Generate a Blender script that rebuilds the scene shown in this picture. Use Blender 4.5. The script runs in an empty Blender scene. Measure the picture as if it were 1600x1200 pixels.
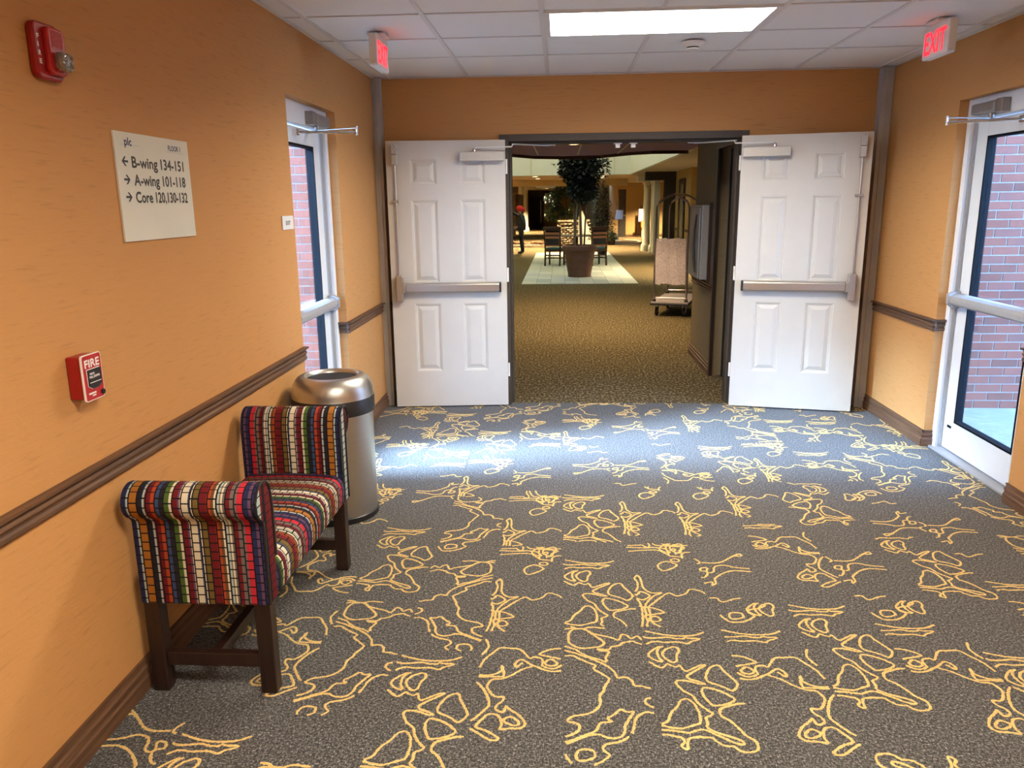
import bpy, bmesh, math, random
from mathutils import Vector, Matrix

random.seed(7)
scene = bpy.context.scene
COL = scene.collection
PI = math.pi

# ------------------------------------------------------------------ camera
FPX, PITCH, YAW, ROLL, EYE = 1219.85, 0.2275, -0.0633, -0.0126, 1.6284
cam_d = bpy.data.cameras.new('camera')
cam_d.sensor_width = 36.0
cam_d.lens = FPX / 1600 * 36.0
cam_d.clip_start, cam_d.clip_end = 0.05, 300
cam = bpy.data.objects.new('camera', cam_d)
COL.objects.link(cam)
_f = Vector((math.sin(YAW) * math.cos(PITCH), math.cos(YAW) * math.cos(PITCH), -math.sin(PITCH)))
_r0 = Vector((math.cos(YAW), -math.sin(YAW), 0))
_u0 = _r0.cross(_f)
_r = _r0 * math.cos(ROLL) + _u0 * math.sin(ROLL)
_u = _u0 * math.cos(ROLL) - _r0 * math.sin(ROLL)
_m = Matrix((_r, _u, -_f)).transposed().to_4x4()
_m.translation = (0, 0, EYE)
cam.matrix_world = _m
scene.camera = cam

# ------------------------------------------------------------------ sky and exposure
SKY = 36.0
world = bpy.data.worlds.new('world')
scene.world = world
world.use_nodes = True
_bg = world.node_tree.nodes['Background']
_bg.inputs['Color'].default_value = (0.28, 0.53, 1.0, 1)
_bg.inputs['Strength'].default_value = SKY
# hazy sun low on the left: it only reaches in through the left glass door
SUN_E = 80.0
sun_d = bpy.data.lights.new('sun', 'SUN'); sun_d.energy = SUN_E; sun_d.angle = math.radians(24); sun_d.color = (.44, .66, 1.0)
sun = bpy.data.objects.new('sun', sun_d); COL.objects.link(sun); sun.location = (-8, 4, 6)
sun.rotation_euler = Vector((.83, .19, -.46)).to_track_quat('-Z', 'Y').to_euler()
vs = scene.view_settings
vs.view_transform = 'Standard'
vs.look = 'None'
vs.exposure = 0.0
vs.gamma = 1.0
vs.use_curve_mapping = False
scene.cycles.max_bounces = 10
scene.cycles.diffuse_bounces = 5
scene.cycles.caustics_reflective = False
scene.cycles.caustics_refractive = False
scene.cycles.sample_clamp_indirect = 6.0

PANEL_GLOW = 9.0
PANEL_W = 94.0
LOBBY_W = 5.0

# ------------------------------------------------------------------ helpers
class MB:
    """collects shapes into one mesh"""
    def __init__(s):
        s.v, s.f, s.uv = [], [], None
    def add(s, vs_, fs):
        o = len(s.v)
        s.v += [tuple(p) for p in vs_]
        s.f += [tuple(i + o for i in f) for f in fs]
        return s
    def box(s, x0, x1, y0, y1, z0, z1):
        return s.add([(x0,y0,z0),(x1,y0,z0),(x1,y1,z0),(x0,y1,z0),(x0,y0,z1),(x1,y0,z1),(x1,y1,z1),(x0,y1,z1)],
                     [(3,2,1,0),(4,5,6,7),(0,1,5,4),(1,2,6,5),(2,3,7,6),(3,0,4,7)])
    def cbox(s, c, d):
        return s.box(c[0]-d[0]/2, c[0]+d[0]/2, c[1]-d[1]/2, c[1]+d[1]/2, c[2]-d[2]/2, c[2]+d[2]/2)
    def loft(s, rings, closed=True, caps=True):
        n = len(rings[0]); o = len(s.v)
        for r in rings: s.v += [tuple(p) for p in r]
        m = n if closed else n - 1
        for i in range(len(rings) - 1):
            for j in range(m):
                k = (j + 1) % n
                s.f.append((o+i*n+j, o+i*n+k, o+(i+1)*n+k, o+(i+1)*n+j))
        if caps and closed:
            s.f.append(tuple(o + j for j in reversed(range(n))))
            s.f.append(tuple(o + (len(rings)-1)*n + j for j in range(n)))
        return s
    def tube(s, path, r, n=8, caps=True, flat=1.0):
        P = [Vector(p) for p in path]
        R = r if isinstance(r, (list, tuple)) else [r] * len(P)
        rings = []
        for i, p in enumerate(P):
            a = P[max(i-1, 0)]; b = P[min(i+1, len(P)-1)]
            t = (b - a).normalized()
            up = Vector((0,0,1)) if abs(t.z) < .95 else Vector((1,0,0))
            e1 = t.cross(up).normalized(); e2 = t.cross(e1).normalized()
            rings.append([p + R[i]*(math.cos(2*PI*k/n)*e1 + flat*math.sin(2*PI*k/n)*e2) for k in range(n)])
        return s.loft(rings, True, caps)
    def lathe(s, prof, c=(0,0,0), n=32, caps=True):
        rings = [[(c[0]+r*math.cos(2*PI*k/n), c[1]+r*math.sin(2*PI*k/n), c[2]+z) for k in range(n)] for r, z in prof]
        return s.loft(rings, True, caps)
    def prism(s, poly, fn, h0, h1):
        """poly: 2-D outline; fn(a, b, h) -> 3-D"""
        return s.loft([[fn(a, b, h0) for a, b in poly], [fn(a, b, h1) for a, b in poly]])
    def build(s, name, mat, parent=None, smooth=False, bevel=0, segs=2, origin=None, kind=None, label=None):
        me = bpy.data.meshes.new(name)
        o3 = Vector(origin) if origin is not None else (root_loc(parent) if parent else Vector((0,0,0)))
        me.from_pydata([tuple(Vector(p) - o3) for p in s.v], [], s.f)
        bm = bmesh.new(); bm.from_mesh(me)
        if not s.uv: bmesh.ops.recalc_face_normals(bm, faces=bm.faces)
        if bevel:
            bmesh.ops.remove_doubles(bm, verts=bm.verts, dist=1e-6)
            es = [e for e in bm.edges if len(e.link_faces) == 2 and e.calc_face_angle(0) > .5]
            bmesh.ops.bevel(bm, geom=es, offset=bevel, segments=segs, affect='EDGES', profile=.5, clamp_overlap=True)
        if s.uv:
            lay = bm.loops.layers.uv.new('UVMap')
            for f in bm.faces:
                for l in f.loops: l[lay].uv = s.uv(Vector(l.vert.co) + o3, f)
        bm.to_mesh(me); bm.free()
        if smooth:
            for p in me.polygons: p.use_smooth = True
            if smooth != 'all':
                try: me.set_sharp_from_angle(angle=math.radians(40))
                except Exception: pass
        me.materials.append(MAT[mat] if isinstance(mat, str) else mat)
        ob = bpy.data.objects.new(name, me)
        COL.objects.link(ob)
        if parent is not None: ob.parent = parent
        elif origin is not None: ob.location = o3
        if kind: ob['kind'] = kind
        if label: ob['label'] = label
        return ob

def root_loc(o):
    """verts of parts are given in the unrotated frame of the scene; parts hang at the root's origin"""
    while o.parent is not None: o = o.parent
    if o.get('local'): return Vector((0,0,0))
    return Vector(o.location)

def tag(o, label=None, cat=None, group=None, kind=None):
    if label: o['label'] = label
    if cat: o['category'] = cat
    if group: o['group'] = group
    if kind: o['kind'] = kind
    return o

def thing(name, label, cat, loc=(0,0,0), rotz=0.0, group=None, kind=None, local=False):
    o = bpy.data.objects.new(name, None)
    o.empty_display_size = .1
    COL.objects.link(o)
    o.location = loc; o.rotation_euler = (0,0,rotz)
    if local: o['local'] = 1
    return tag(o, label, cat, group, kind)

def inst(src, name, parent, loc):
    """another object with the same mesh"""
    o = bpy.data.objects.new(name, src if isinstance(src, bpy.types.Mesh) else src.data)
    COL.objects.link(o); o.parent = parent; o.location = loc
    return o

def copy_tree(o, parent=None):
    c = o.copy(); COL.objects.link(c); c.parent = parent
    for ch in list(o.children): copy_tree(ch, c)
    return c

def text_shape(s, height, width=None, depth=.001):
    """flat lettering: 2-D verts with x right, y up, cap height = height; returns verts, faces, width"""
    cu = bpy.data.curves.new('txt', 'FONT'); cu.body = s; cu.size = 1; cu.resolution_u = 3
    ob = bpy.data.objects.new('txt', cu); COL.objects.link(ob)
    dg = bpy.context.evaluated_depsgraph_get()
    me = bpy.data.meshes.new_from_object(ob.evaluated_get(dg))
    V = [(v.co.x, v.co.y) for v in me.vertices]; F = [tuple(p.vertices) for p in me.polygons]
    bpy.data.objects.remove(ob); bpy.data.curves.remove(cu); bpy.data.meshes.remove(me)
    x0 = min(p[0] for p in V); x1 = max(p[0] for p in V)
    cap = 0.729
    k = height / cap
    kx = width / (x1 - x0) if width else k
    return [((a - x0)*kx, b*k) for a, b in V], F, (x1 - x0)*kx

def put_text(mb, s, org, right, up, height, width=None, bold=0.0):
    V, F, w = text_shape(s, height, width)
    o, r, u = Vector(org), Vector(right), Vector(up)
    n = r.cross(u)
    offs = [(0,0)] if not bold else [(-bold,0),(bold,0),(0,bold),(0,-bold)]
    for i, (dx, dy) in enumerate(offs):
        mb.add([o + r*(a+dx) + u*(b+dy) + n*(i*.00004) for a, b in V], F)
    return w

# ------------------------------------------------------------------ materials
MAT = {}
def nodes(name):
    m = bpy.data.materials.new(name); m.use_nodes = True
    nt = m.node_tree
    b = nt.nodes['Principled BSDF']
    MAT[name] = m
    return m, nt, b
def N(nt, typ, **kw):
    n = nt.nodes.new(typ)
    for k, v in kw.items(): setattr(n, k, v)
    return n
def L_(nt, a, b): nt.links.new(a, b)
def setin(n, **kw):
    for k, v in kw.items(): n.inputs[k.replace('_', ' ')].default_value = v
def pos(nt, scale=(1,1,1), obj=False):
    if obj:
        c = N(nt, 'ShaderNodeTexCoord').outputs['Object']
    else:
        c = N(nt, 'ShaderNodeNewGeometry').outputs['Position']
    mp = N(nt, 'ShaderNodeMapping'); mp.inputs['Scale'].default_value = scale
    L_(nt, c, mp.inputs['Vector'])
    return mp.outputs['Vector']
def noise(nt, vec, scale, detail=3, rough=.5):
    n = N(nt, 'ShaderNodeTexNoise'); setin(n, Scale=scale, Detail=detail, Roughness=rough)
    L_(nt, vec, n.inputs['Vector']); return n.outputs['Fac']
def ramp(nt, fac, stops, interp='LINEAR'):
    r = N(nt, 'ShaderNodeValToRGB'); cr = r.color_ramp; cr.interpolation = interp
    while len(cr.elements) < len(stops): cr.elements.new(.5)
    for e, (p, c) in zip(cr.elements, stops): e.position = p; e.color = (*c, 1) if len(c) == 3 else c
    L_(nt, fac, r.inputs['Fac']); return r.outputs['Color']
def bump(nt, b, h, strength, dist=.01):
    n = N(nt, 'ShaderNodeBump'); setin(n, Strength=strength, Distance=dist)
    L_(nt, h, n.inputs['Height']); L_(nt, n.outputs['Normal'], b.inputs['Normal'])
def sr(r, g, b):
    f = lambda c: (c/12.92 if c <= .04045 else ((c+.055)/1.055)**2.4)
    return (f(r/255), f(g/255), f(b/255))
def mul(c, k): return tuple(min(1, x*k) for x in c)

def plain(name, col, rough=.5, metal=0.0, var=.08, scale=40, bmp=0.0, obj=True, spec=.5, emis=0.0, ecol=None, stretch=(1,1,1)):
    m, nt, b = nodes(name)
    v = pos(nt, stretch, obj)
    f = noise(nt, v, scale)
    L_(nt, ramp(nt, f, [(.3, mul(col, 1-var)), (.7, mul(col, 1+var))]), b.inputs['Base Color'])
    setin(b, Roughness=rough, Metallic=metal)
    b.inputs['Specular IOR Level'].default_value = spec
    if bmp: bump(nt, b, f, bmp)
    if emis:
        b.inputs['Emission Color'].default_value = (*(ecol or col), 1); b.inputs['Emission Strength'].default_value = emis
    return m

def wood(name, c0, c1, axis=1, rough=.55, scale=1.0):
    m, nt, b = nodes(name)
    st = [60*scale]*3; st[axis] = 2.5*scale
    f = noise(nt, pos(nt, tuple(st)), 1.0, 5, .65)
    L_(nt, ramp(nt, f, [(.3, c0), (.7, c1)]), b.inputs['Base Color'])
    setin(b, Roughness=rough); bump(nt, b, f, .15, .003)

def wallpaper(name, col, flip=False):
    # long thin horizontal slubs like grass cloth
    m, nt, b = nodes(name)
    a = noise(nt, pos(nt, (9,9,90)), 1.0, 3, .5)
    c = noise(nt, pos(nt, (1.1,1.1,1.1)), 1.0, 2)
    fine = noise(nt, pos(nt, (60,60,260)), 1.0, 2)
    mx = N(nt, 'ShaderNodeMath', operation='MULTIPLY_ADD'); mx.inputs[1].default_value = .25
    L_(nt, c, mx.inputs[0]); L_(nt, a, mx.inputs[2])
    col2 = ramp(nt, mx.outputs[0], [(.40, mul(col, 1.03)), (.72, mul(col, 1.0)), (.79, mul(col, .91)), (.86, mul(col, .85))])
    L_(nt, col2, b.inputs['Base Color'])
    ad = N(nt, 'ShaderNodeMath', operation='ADD'); L_(nt, a, ad.inputs[0]); L_(nt, fine, ad.inputs[1])
    setin(b, Roughness=.62); b.inputs['Specular IOR Level'].default_value = .3
    bump(nt, b, ad.outputs[0], .12, .004)

wallpaper('wall_paper', (.515, .252, .084))
wallpaper('wall_gold', (.42, .27, .10))
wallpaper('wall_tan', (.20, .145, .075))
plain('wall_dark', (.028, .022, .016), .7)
plain('wall_brownhead', (.05, .028, .016), .6)
plain('cream', (.62, .50, .30), .6, var=.04)
plain('cream_white', (.66, .60, .46), .55, var=.04)
plain('well_white', (.72, .73, .68), .7, var=.03, scale=2)
plain('ceil_white', (.83, .84, .87), .85, var=.03, scale=300, bmp=.15)
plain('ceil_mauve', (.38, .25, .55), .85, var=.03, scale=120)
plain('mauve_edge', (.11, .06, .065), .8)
plain('ceil_lobby', (.55, .45, .34), .85, var=.03, scale=120)
plain('tbar', (.72, .72, .75), .5, var=.02)
plain('white_paint', (.56, .51, .43), .42, var=.02, scale=8)
plain('white_alu', (.74, .755, .76), .38, var=.02, scale=10)
plain('grey_alu', (.46, .46, .47), .35, .5, var=.04)
plain('closer_grey', (.30, .29, .28), .4, .6, var=.05)
plain('closer_tan', (.50, .47, .41), .4, .35, var=.04)
plain('steel', (.54, .51, .455), .36, 1.0, var=.025, scale=3, stretch=(1,1,60))
plain('chrome', (.75, .72, .74), .18, 1.0, var=.03)
plain('frame_brown', (.052, .038, .026), .6, var=.1)
plain('post_grey', (.42, .40, .375), .42, .15, var=.08, scale=6)
plain('gasket', (.006, .006, .007), .8, spec=.08)
plain('black_plastic', (.012, .011, .011), .42)
plain('black', (.006, .006, .006), .7)
plain('red_plastic', (.42, .012, .012), .32, var=.08)
plain('red_light', (.50, .05, .05), .35, var=.08)
plain('red_dark', (.30, .008, .008), .35)
plain('white_ink', (.78, .74, .68), .5, var=.02)
plain('navy_ink', (.025, .03, .11), .5)
plain('dark_ink', (.035, .032, .028), .5)
plain('faint_ink', (.45, .46, .45), .5)
plain('sign_face', (.70, .69, .60), .42, var=.03, scale=4)
plain('sign_white', (.76, .74, .72), .4, var=.02)
plain('exit_red', (.9, .03, .03), .4, emis=2.0, ecol=(1, .012, .03))
plain('bench_wood_', (.03, .012, .008), .35)
plain('mortar', (.17, .16, .145), .9, var=.10, scale=60, bmp=.3)
plain('concrete', (.14, .14, .135), .85, var=.08, scale=14, bmp=.2)
plain('terracotta', (.135, .058, .030), .7, var=.15, scale=12, bmp=.1)
plain('soil', (.03, .02, .014), .9)
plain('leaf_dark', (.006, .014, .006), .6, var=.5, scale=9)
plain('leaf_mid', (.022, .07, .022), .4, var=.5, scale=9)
plain('leaf_pine', (.006, .016, .009), .6, var=.5, scale=14)
plain('leaf_light', (.09, .17, .03), .45, var=.4, scale=12)
plain('bark', (.16, .11, .06), .8, var=.3, scale=30, stretch=(1,1,.1))
plain('stone', (.30, .23, .15), .85, var=.35, scale=5, bmp=.3)
plain('rock_brown', (.14, .08, .04), .85, var=.4, scale=6, bmp=.3)
plain('chair_wood', (.035, .014, .010), .35)
plain('chair_slat', (.30, .13, .07), .4, var=.15)
plain('chair_teal', (.03, .10, .125), .7, var=.15)
plain('table_top', (.20, .15, .10), .4)
plain('cloth_black', (.012, .013, .018), .85, var=.3, scale=20)
plain('jeans', (.012, .017, .03), .85, var=.3, scale=20)
plain('hat_red', (.55, .015, .015), .8, var=.2, scale=30)
plain('skin', (.30, .16, .10), .55)
plain('cart_metal', (.55, .46, .50), .3, 1.0, var=.04)
plain('cart_deck', (.36, .30, .31), .75, var=.1)
plain('cart_rubber', (.012, .010, .022), .5)
plain('paper', (.75, .70, .60), .6)
plain('poster', (.42, .40, .55), .6)
plain('orange_seat', (.60, .17, .03), .6)
plain('mirror', (.62, .56, .44), .25, .7)
plain('inlay', (.47, .50, .46), .5, var=.08, scale=3)
plain('inlay_b', (.36, .39, .37), .5, var=.08, scale=3)
plain('inlay_c', (.55, .56, .50), .5, var=.08, scale=3)
plain('cabinet_grey', (.34, .31, .26), .4, .3, var=.05)
wood('trim_wood', (.065, .029, .013), (.165, .080, .038), 1)
wood('trim_wood_x', (.065, .029, .013), (.165, .080, .038), 0)
wood('dark_wood', (.010, .004, .0025), (.028, .012, .008), 2, .35)

def emitter(name, col, s):
    m, nt, b = nodes(name)
    f = noise(nt, pos(nt, (1,1,1), True), 60)
    L_(nt, ramp(nt, f, [(.0, mul(col, .98)), (1, col)]), b.inputs['Emission Color'])
    setin(b, Roughness=.5); b.inputs['Base Color'].default_value = (.8,.8,.8,1)
    b.inputs['Emission Strength'].default_value = s
emitter('panel_glow', (1.0, .94, .83), PANEL_GLOW)
emitter('lamp_glow', (1.0, .80, .50), 14)

def glass(name, tint=(.93,.96,.97), refl=.06):
    m, nt, b = nodes(name)
    nt.nodes.remove(b)
    out = nt.nodes['Material Output']
    t = N(nt, 'ShaderNodeBsdfTransparent'); g = N(nt, 'ShaderNodeBsdfGlossy'); setin(g, Roughness=.02)
    f = noise(nt, pos(nt, (1,1,1), True), 3)
    L_(nt, ramp(nt, f, [(0, mul(tint,.98)), (1, tint)]), t.inputs['Color'])
    lw = N(nt, 'ShaderNodeLayerWeight'); lw.inputs['Blend'].default_value = .5
    pw = N(nt, 'ShaderNodeMath', operation='POWER'); pw.inputs[1].default_value = 5; L_(nt, lw.outputs['Facing'], pw.inputs[0])
    fr = N(nt, 'ShaderNodeMath', operation='MULTIPLY_ADD'); fr.inputs[1].default_value = .8; fr.inputs[2].default_value = .025; L_(nt, pw.outputs[0], fr.inputs[0])
    mx = N(nt, 'ShaderNodeMixShader')
    L_(nt, fr.outputs[0], mx.inputs[0]); L_(nt, t.outputs[0], mx.inputs[1]); L_(nt, g.outputs[0], mx.inputs[2])
    L_(nt, mx.outputs[0], out.inputs['Surface'])
glass('glass')

def bubble():
    m, nt, b = nodes('bubble_wrap')
    nt.nodes.remove(b); out = nt.nodes['Material Output']
    vo = N(nt, 'ShaderNodeTexVoronoi'); vo.inputs['Scale'].default_value = 55
    L_(nt, pos(nt, (1,1,1), True), vo.inputs['Vector'])
    bp = N(nt, 'ShaderNodeBump'); setin(bp, Strength=.9, Distance=.01); L_(nt, vo.outputs['Distance'], bp.inputs['Height'])
    d = N(nt, 'ShaderNodeBsdfPrincipled'); setin(d, Roughness=.2)
    d.inputs['Base Color'].default_value = (.82, .70, .80, 1); L_(nt, bp.outputs[0], d.inputs['Normal'])
    t = N(nt, 'ShaderNodeBsdfTransparent')
    mx = N(nt, 'ShaderNodeMixShader')
    L_(nt, ramp(nt, vo.outputs['Distance'], [(0, (.85,)*3), (.8, (.5,)*3)]), mx.inputs[0])
    L_(nt, t.outputs[0], mx.inputs[1]); L_(nt, d.outputs[0], mx.inputs[2])
    L_(nt, mx.outputs[0], out.inputs['Surface'])
bubble()

def skylight_mat():
    m, nt, b = nodes('skylight_pane')
    nt.nodes.remove(b); out = nt.nodes['Material Output']
    t = N(nt, 'ShaderNodeBsdfTranslucent')
    f = noise(nt, pos(nt), 2)
    L_(nt, ramp(nt, f, [(0, (.30,.22,.13)), (1, (.33,.25,.15))]), t.inputs['Color'])
    L_(nt, t.outputs[0], out.inputs['Surface'])
skylight_mat()

def clear_lens():
    m, nt, b = nodes('strobe_lens')
    vo = N(nt, 'ShaderNodeTexVoronoi'); vo.inputs['Scale'].default_value = 45
    L_(nt, pos(nt, (1,1,1), True), vo.inputs['Vector'])
    L_(nt, ramp(nt, vo.outputs['Distance'], [(0, (.75,.73,.68)), (.5, (.30,.28,.25))]), b.inputs['Base Color'])
    setin(b, Roughness=.12, Metallic=.6); bump(nt, b, vo.outputs['Distance'], .6, .01)
clear_lens()

def brick_mat(name, stops):
    m, nt, b = nodes(name)
    oi = N(nt, 'ShaderNodeObjectInfo')
    f = noise(nt, pos(nt), 9, 4, .6)
    ad = N(nt, 'ShaderNodeMath', operation='MULTIPLY_ADD'); ad.inputs[1].default_value = .65
    L_(nt, oi.outputs['Random'], ad.inputs[0])
    sb = N(nt, 'ShaderNodeMath', operation='MULTIPLY'); sb.inputs[1].default_value = .45
    L_(nt, f, sb.inputs[0]); L_(nt, sb.outputs[0], ad.inputs[2])
    L_(nt, ramp(nt, ad.outputs[0], stops), b.inputs['Base Color'])
    setin(b, Roughness=.9); bump(nt, b, noise(nt, pos(nt), 120), .3, .004)
brick_mat('brick', [(.1, (.052,.017,.012)), (.4, (.098,.024,.013)), (.7, (.125,.033,.019)), (.95, (.08,.028,.022))])

def brick_far():
    m, nt, b = nodes('brick_pattern')
    bt = N(nt, 'ShaderNodeTexBrick')
    setin(bt, Scale=1.0)
    bt.inputs['Color1'].default_value = (.16,.045,.03,1); bt.inputs['Color2'].default_value = (.11,.036,.026,1); bt.inputs['Mortar'].default_value = (.25,.24,.22,1)
    bt.inputs['Brick Width'].default_value = .203; bt.inputs['Row Height'].default_value = .0677; bt.inputs['Mortar Size'].default_value = .005
    mp = N(nt, 'ShaderNodeMapping'); mp.inputs['Rotation'].default_value = (PI/2, 0, 0)
    L_(nt, N(nt, 'ShaderNodeNewGeometry').outputs['Position'], mp.inputs['Vector'])
    L_(nt, mp.outputs[0], bt.inputs['Vector']); L_(nt, bt.outputs['Color'], b.inputs['Base Color'])
    setin(b, Roughness=.9)
brick_far()

def carpet():
    m, nt, b = nodes('carpet_grey')
    a = noise(nt, pos(nt, (190,85,1)), 1.0, 3, .75)
    d = noise(nt, pos(nt, (85,190,1)), 1.0, 3, .75)
    c = noise(nt, pos(nt), 3.0, 2)
    ad = N(nt, 'ShaderNodeMath', operation='ADD'); L_(nt, a, ad.inputs[0]); L_(nt, d, ad.inputs[1])
    hf = N(nt, 'ShaderNodeMath', operation='MULTIPLY'); hf.inputs[1].default_value = .5; L_(nt, ad.outputs[0], hf.inputs[0])
    k = (1.0, .93, .84)
    t = lambda x: (x*k[0], x*k[1], x*k[2])
    L_(nt, ramp(nt, hf.outputs[0], [(.38, t(.010)), (.47, t(.034)), (.54, t(.098)), (.63, t(.36))]), b.inputs['Base Color'])
    setin(b, Roughness=.95); b.inputs['Specular IOR Level'].default_value = .15
    b.inputs['Sheen Weight'].default_value = .12
    bump(nt, b, hf.outputs[0], .8, .004)
carpet()
def yarn_mat():
    m, nt, b = nodes('yarn_ochre')
    f = noise(nt, pos(nt, (1,1,1)), 260, 2, .7)
    L_(nt, ramp(nt, f, [(.3, (.43,.275,.09)), (.62, (.74,.51,.19))]), b.inputs['Base Color'])
    setin(b, Roughness=.9); b.inputs['Specular IOR Level'].default_value = .15
    bump(nt, b, f, .7, .004)
yarn_mat()
def carpet_lobby():
    m, nt, b = nodes('carpet_brown')
    a = noise(nt, pos(nt, (48,26,1)), 1.0, 3, .7)
    c = noise(nt, pos(nt, (.5,.5,1)), 1.0, 2)
    L_(nt, ramp(nt, a, [(.40, (.050,.034,.014)), (.53, (.11,.078,.034)), (.63, (.34,.26,.14))]), b.inputs['Base Color'])
    setin(b, Roughness=.95); b.inputs['Specular IOR Level'].default_value = .15
    bump(nt, b, a, .4, .004)
carpet_lobby()

def fabric():
    m, nt, b = nodes('bench_fabric')
    uv = N(nt, 'ShaderNodeUVMap').outputs['UV']
    sp = N(nt, 'ShaderNodeSeparateXYZ'); L_(nt, uv, sp.inputs[0])
    fr = N(nt, 'ShaderNodeMath', operation='FRACT'); mu = N(nt, 'ShaderNodeMath', operation='MULTIPLY'); mu.inputs[1].default_value = 1/.43
    L_(nt, sp.outputs[0], mu.inputs[0]); L_(nt, mu.outputs[0], fr.inputs[0])
    navy=sr(40,44,82); ochre=sr(176,112,40); red=sr(112,26,30); rust=sr(176,72,36); cream=sr(226,214,182); blu=sr(60,78,118)
    green=sr(78,104,44); dark=sr(38,36,44); brown=sr(110,74,44); grey=sr(118,104,96); crim=sr(196,44,58); mauve=sr(104,70,96)
    lite=sr(180,196,190); orange=sr(206,100,58); olive=sr(120,96,44)
    seq = [(navy,3),(lite,1),(ochre,4),(dark,3),(lite,1),(red,3),(rust,2),(blu,2),(dark,2),(green,3),(cream,1.2),(red,3),(mauve,1),(cream,4),(blu,1),(cream,.8),(dark,.8),(olive,3),(red,3.4),(rust,2),(brown,1.6),
           (cream,1),(dark,.6),(lite,1),(olive,.6),(cream,.9),(grey,1),(red,2.6),(grey,3.2),(crim,3),(navy,2.4),(mauve,2)]
    # colour ramps hold at most 32 stops
    tot = sum(w for _, w in seq); p = 0; st = []
    for c, w in seq: st.append((p/tot, mul(c, .8))); p += w
    colr = ramp(nt, fr.outputs[0], st[:32], 'CONSTANT')
    bt = N(nt, 'ShaderNodeTexBrick'); bt.offset = .5; bt.offset_frequency = 2
    setin(bt, Scale=1.0); bt.inputs['Brick Width'].default_value = .031; bt.inputs['Row Height'].default_value = .0287; bt.inputs['Mortar Size'].default_value = .0022; bt.inputs['Mortar Smooth'].default_value = .0
    cb = N(nt, 'ShaderNodeCombineXYZ'); L_(nt, sp.outputs[1], cb.inputs[0]); L_(nt, sp.outputs[0], cb.inputs[1]); L_(nt, cb.outputs[0], bt.inputs['Vector'])
    f = noise(nt, pos(nt), 500, 2)
    mx = N(nt, 'ShaderNodeMix'); mx.data_type = 'RGBA'
    L_(nt, bt.outputs['Fac'], mx.inputs['Factor']); L_(nt, colr, mx.inputs['A']); mx.inputs['B'].default_value = (.008,.006,.008,1)
    L_(nt, mx.outputs['Result'], b.inputs['Base Color'])
    setin(b, Roughness=.85); b.inputs['Specular IOR Level'].default_value = .2; bump(nt, b, f, .3, .002)
fabric()
# ------------------------------------------------------------------ the corridor shell
XL, XR, YF, HC = -1.4413, 2.4387, 6.30, 2.5692
YB = -3.0
def struct(mb, name, mat, **kw):
    return mb.build(name, mat, kind='structure', **kw)

LO, RO, TO = (4.245, 5.17), (4.18, 5.20), 2.207
w = MB()
for y0, y1, z0 in ((YB, LO[0], 0), (LO[0], LO[1], TO), (LO[1], 6.5, 0)): w.box(XL-.145, XL, y0, y1, z0, HC+.12)
struct(w, 'wall_left', 'wall_paper')
w = MB()
for y0, y1, z0 in ((YB, RO[0], 0), (RO[0], RO[1], TO), (RO[1], 6.5, 0)): w.box(XR, XR+.145, y0, y1, z0, HC+.12)
struct(w, 'wall_right', 'wall_paper')
w = MB().box(XL, -.472, YF, 6.5, 0, HC+.12).box(1.424, XR, YF, 6.5, 0, HC+.12).box(-.472, 1.424, YF, 6.5, 2.142, HC+.12)
struct(w, 'wall_far', 'wall_paper')
struct(MB().box(XL-.24, XR+.24, YB-.2, YB, 0, HC+.12), 'wall_back', 'wall_paper')

# ceiling: tee grid with separate lay-in tiles
ceil = struct(MB().box(XL-.24, XR+.24, YB-.2, 6.5, HC+.12, HC+.3), 'ceiling', 'ceil_white')
gx = [XL] + [-.709 + .6096*k for k in range(-1, 6)] + [XR]
gy = [YF, 5.485, 4.878, 4.27] + [4.27 - .6096*k for k in range(1, 12)]
gy = [y for y in gy if y > YB] + [YB]
LIGHT_ROWS = (2, 8, 12)          # rows that hold a light over two bays
tile_cache = {}
for r in range(len(gy)-1):
    y1, y0 = gy[r], gy[r+1]
    for c in range(len(gx)-1):
        if r in LIGHT_ROWS and c in (3, 4): continue
        x0, x1 = gx[c], gx[c+1]
        key = (round(x1-x0, 3), round(y1-y0, 3))
        cx, cy = (x0+x1)/2, (y0+y1)/2
        if key not in tile_cache:
            a, b2 = (x1-x0)/2-.004, (y1-y0)/2-.003
            t = MB().box(-a, a, -b2, b2, .007, .022).build('ceiling_tile', 'ceil_white', None)
            t.parent = ceil; t.location = (cx, cy, HC); tile_cache[key] = t
        else: inst(tile_cache[key], 'ceiling_tile', ceil, (cx, cy, HC))
for x in gx[1:-1]:
    if x == gx[4]:
        for a, b in ((YB, gy[13]), (gy[12], gy[9]), (gy[8], gy[3]), (gy[2], YF)): MB().box(x-.012, x+.012, a, b, HC-.001, HC+.012).build('grid_bar', 'tbar', ceil)
        continue
    MB().box(x-.012, x+.012, YB, YF, HC-.001, HC+.012).box(x-.003, x+.003, YB, YF, HC+.012, HC+.05).build('grid_bar', 'tbar', ceil)
for y in gy[1:-1]:
    MB().box(XL, XR, y-.006, y+.006, HC+.001, HC+.006).build('cross_bar', 'tbar', ceil)
MB().box(XL, XR, YF-.02, YF, HC-.001, HC+.003).box(XL, XL+.02, YB, YF-.02, HC-.001, HC+.003).box(XR-.02, XR, YB, YF-.02, HC-.001, HC+.003).build('wall_angle', 'tbar', ceil)

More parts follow.
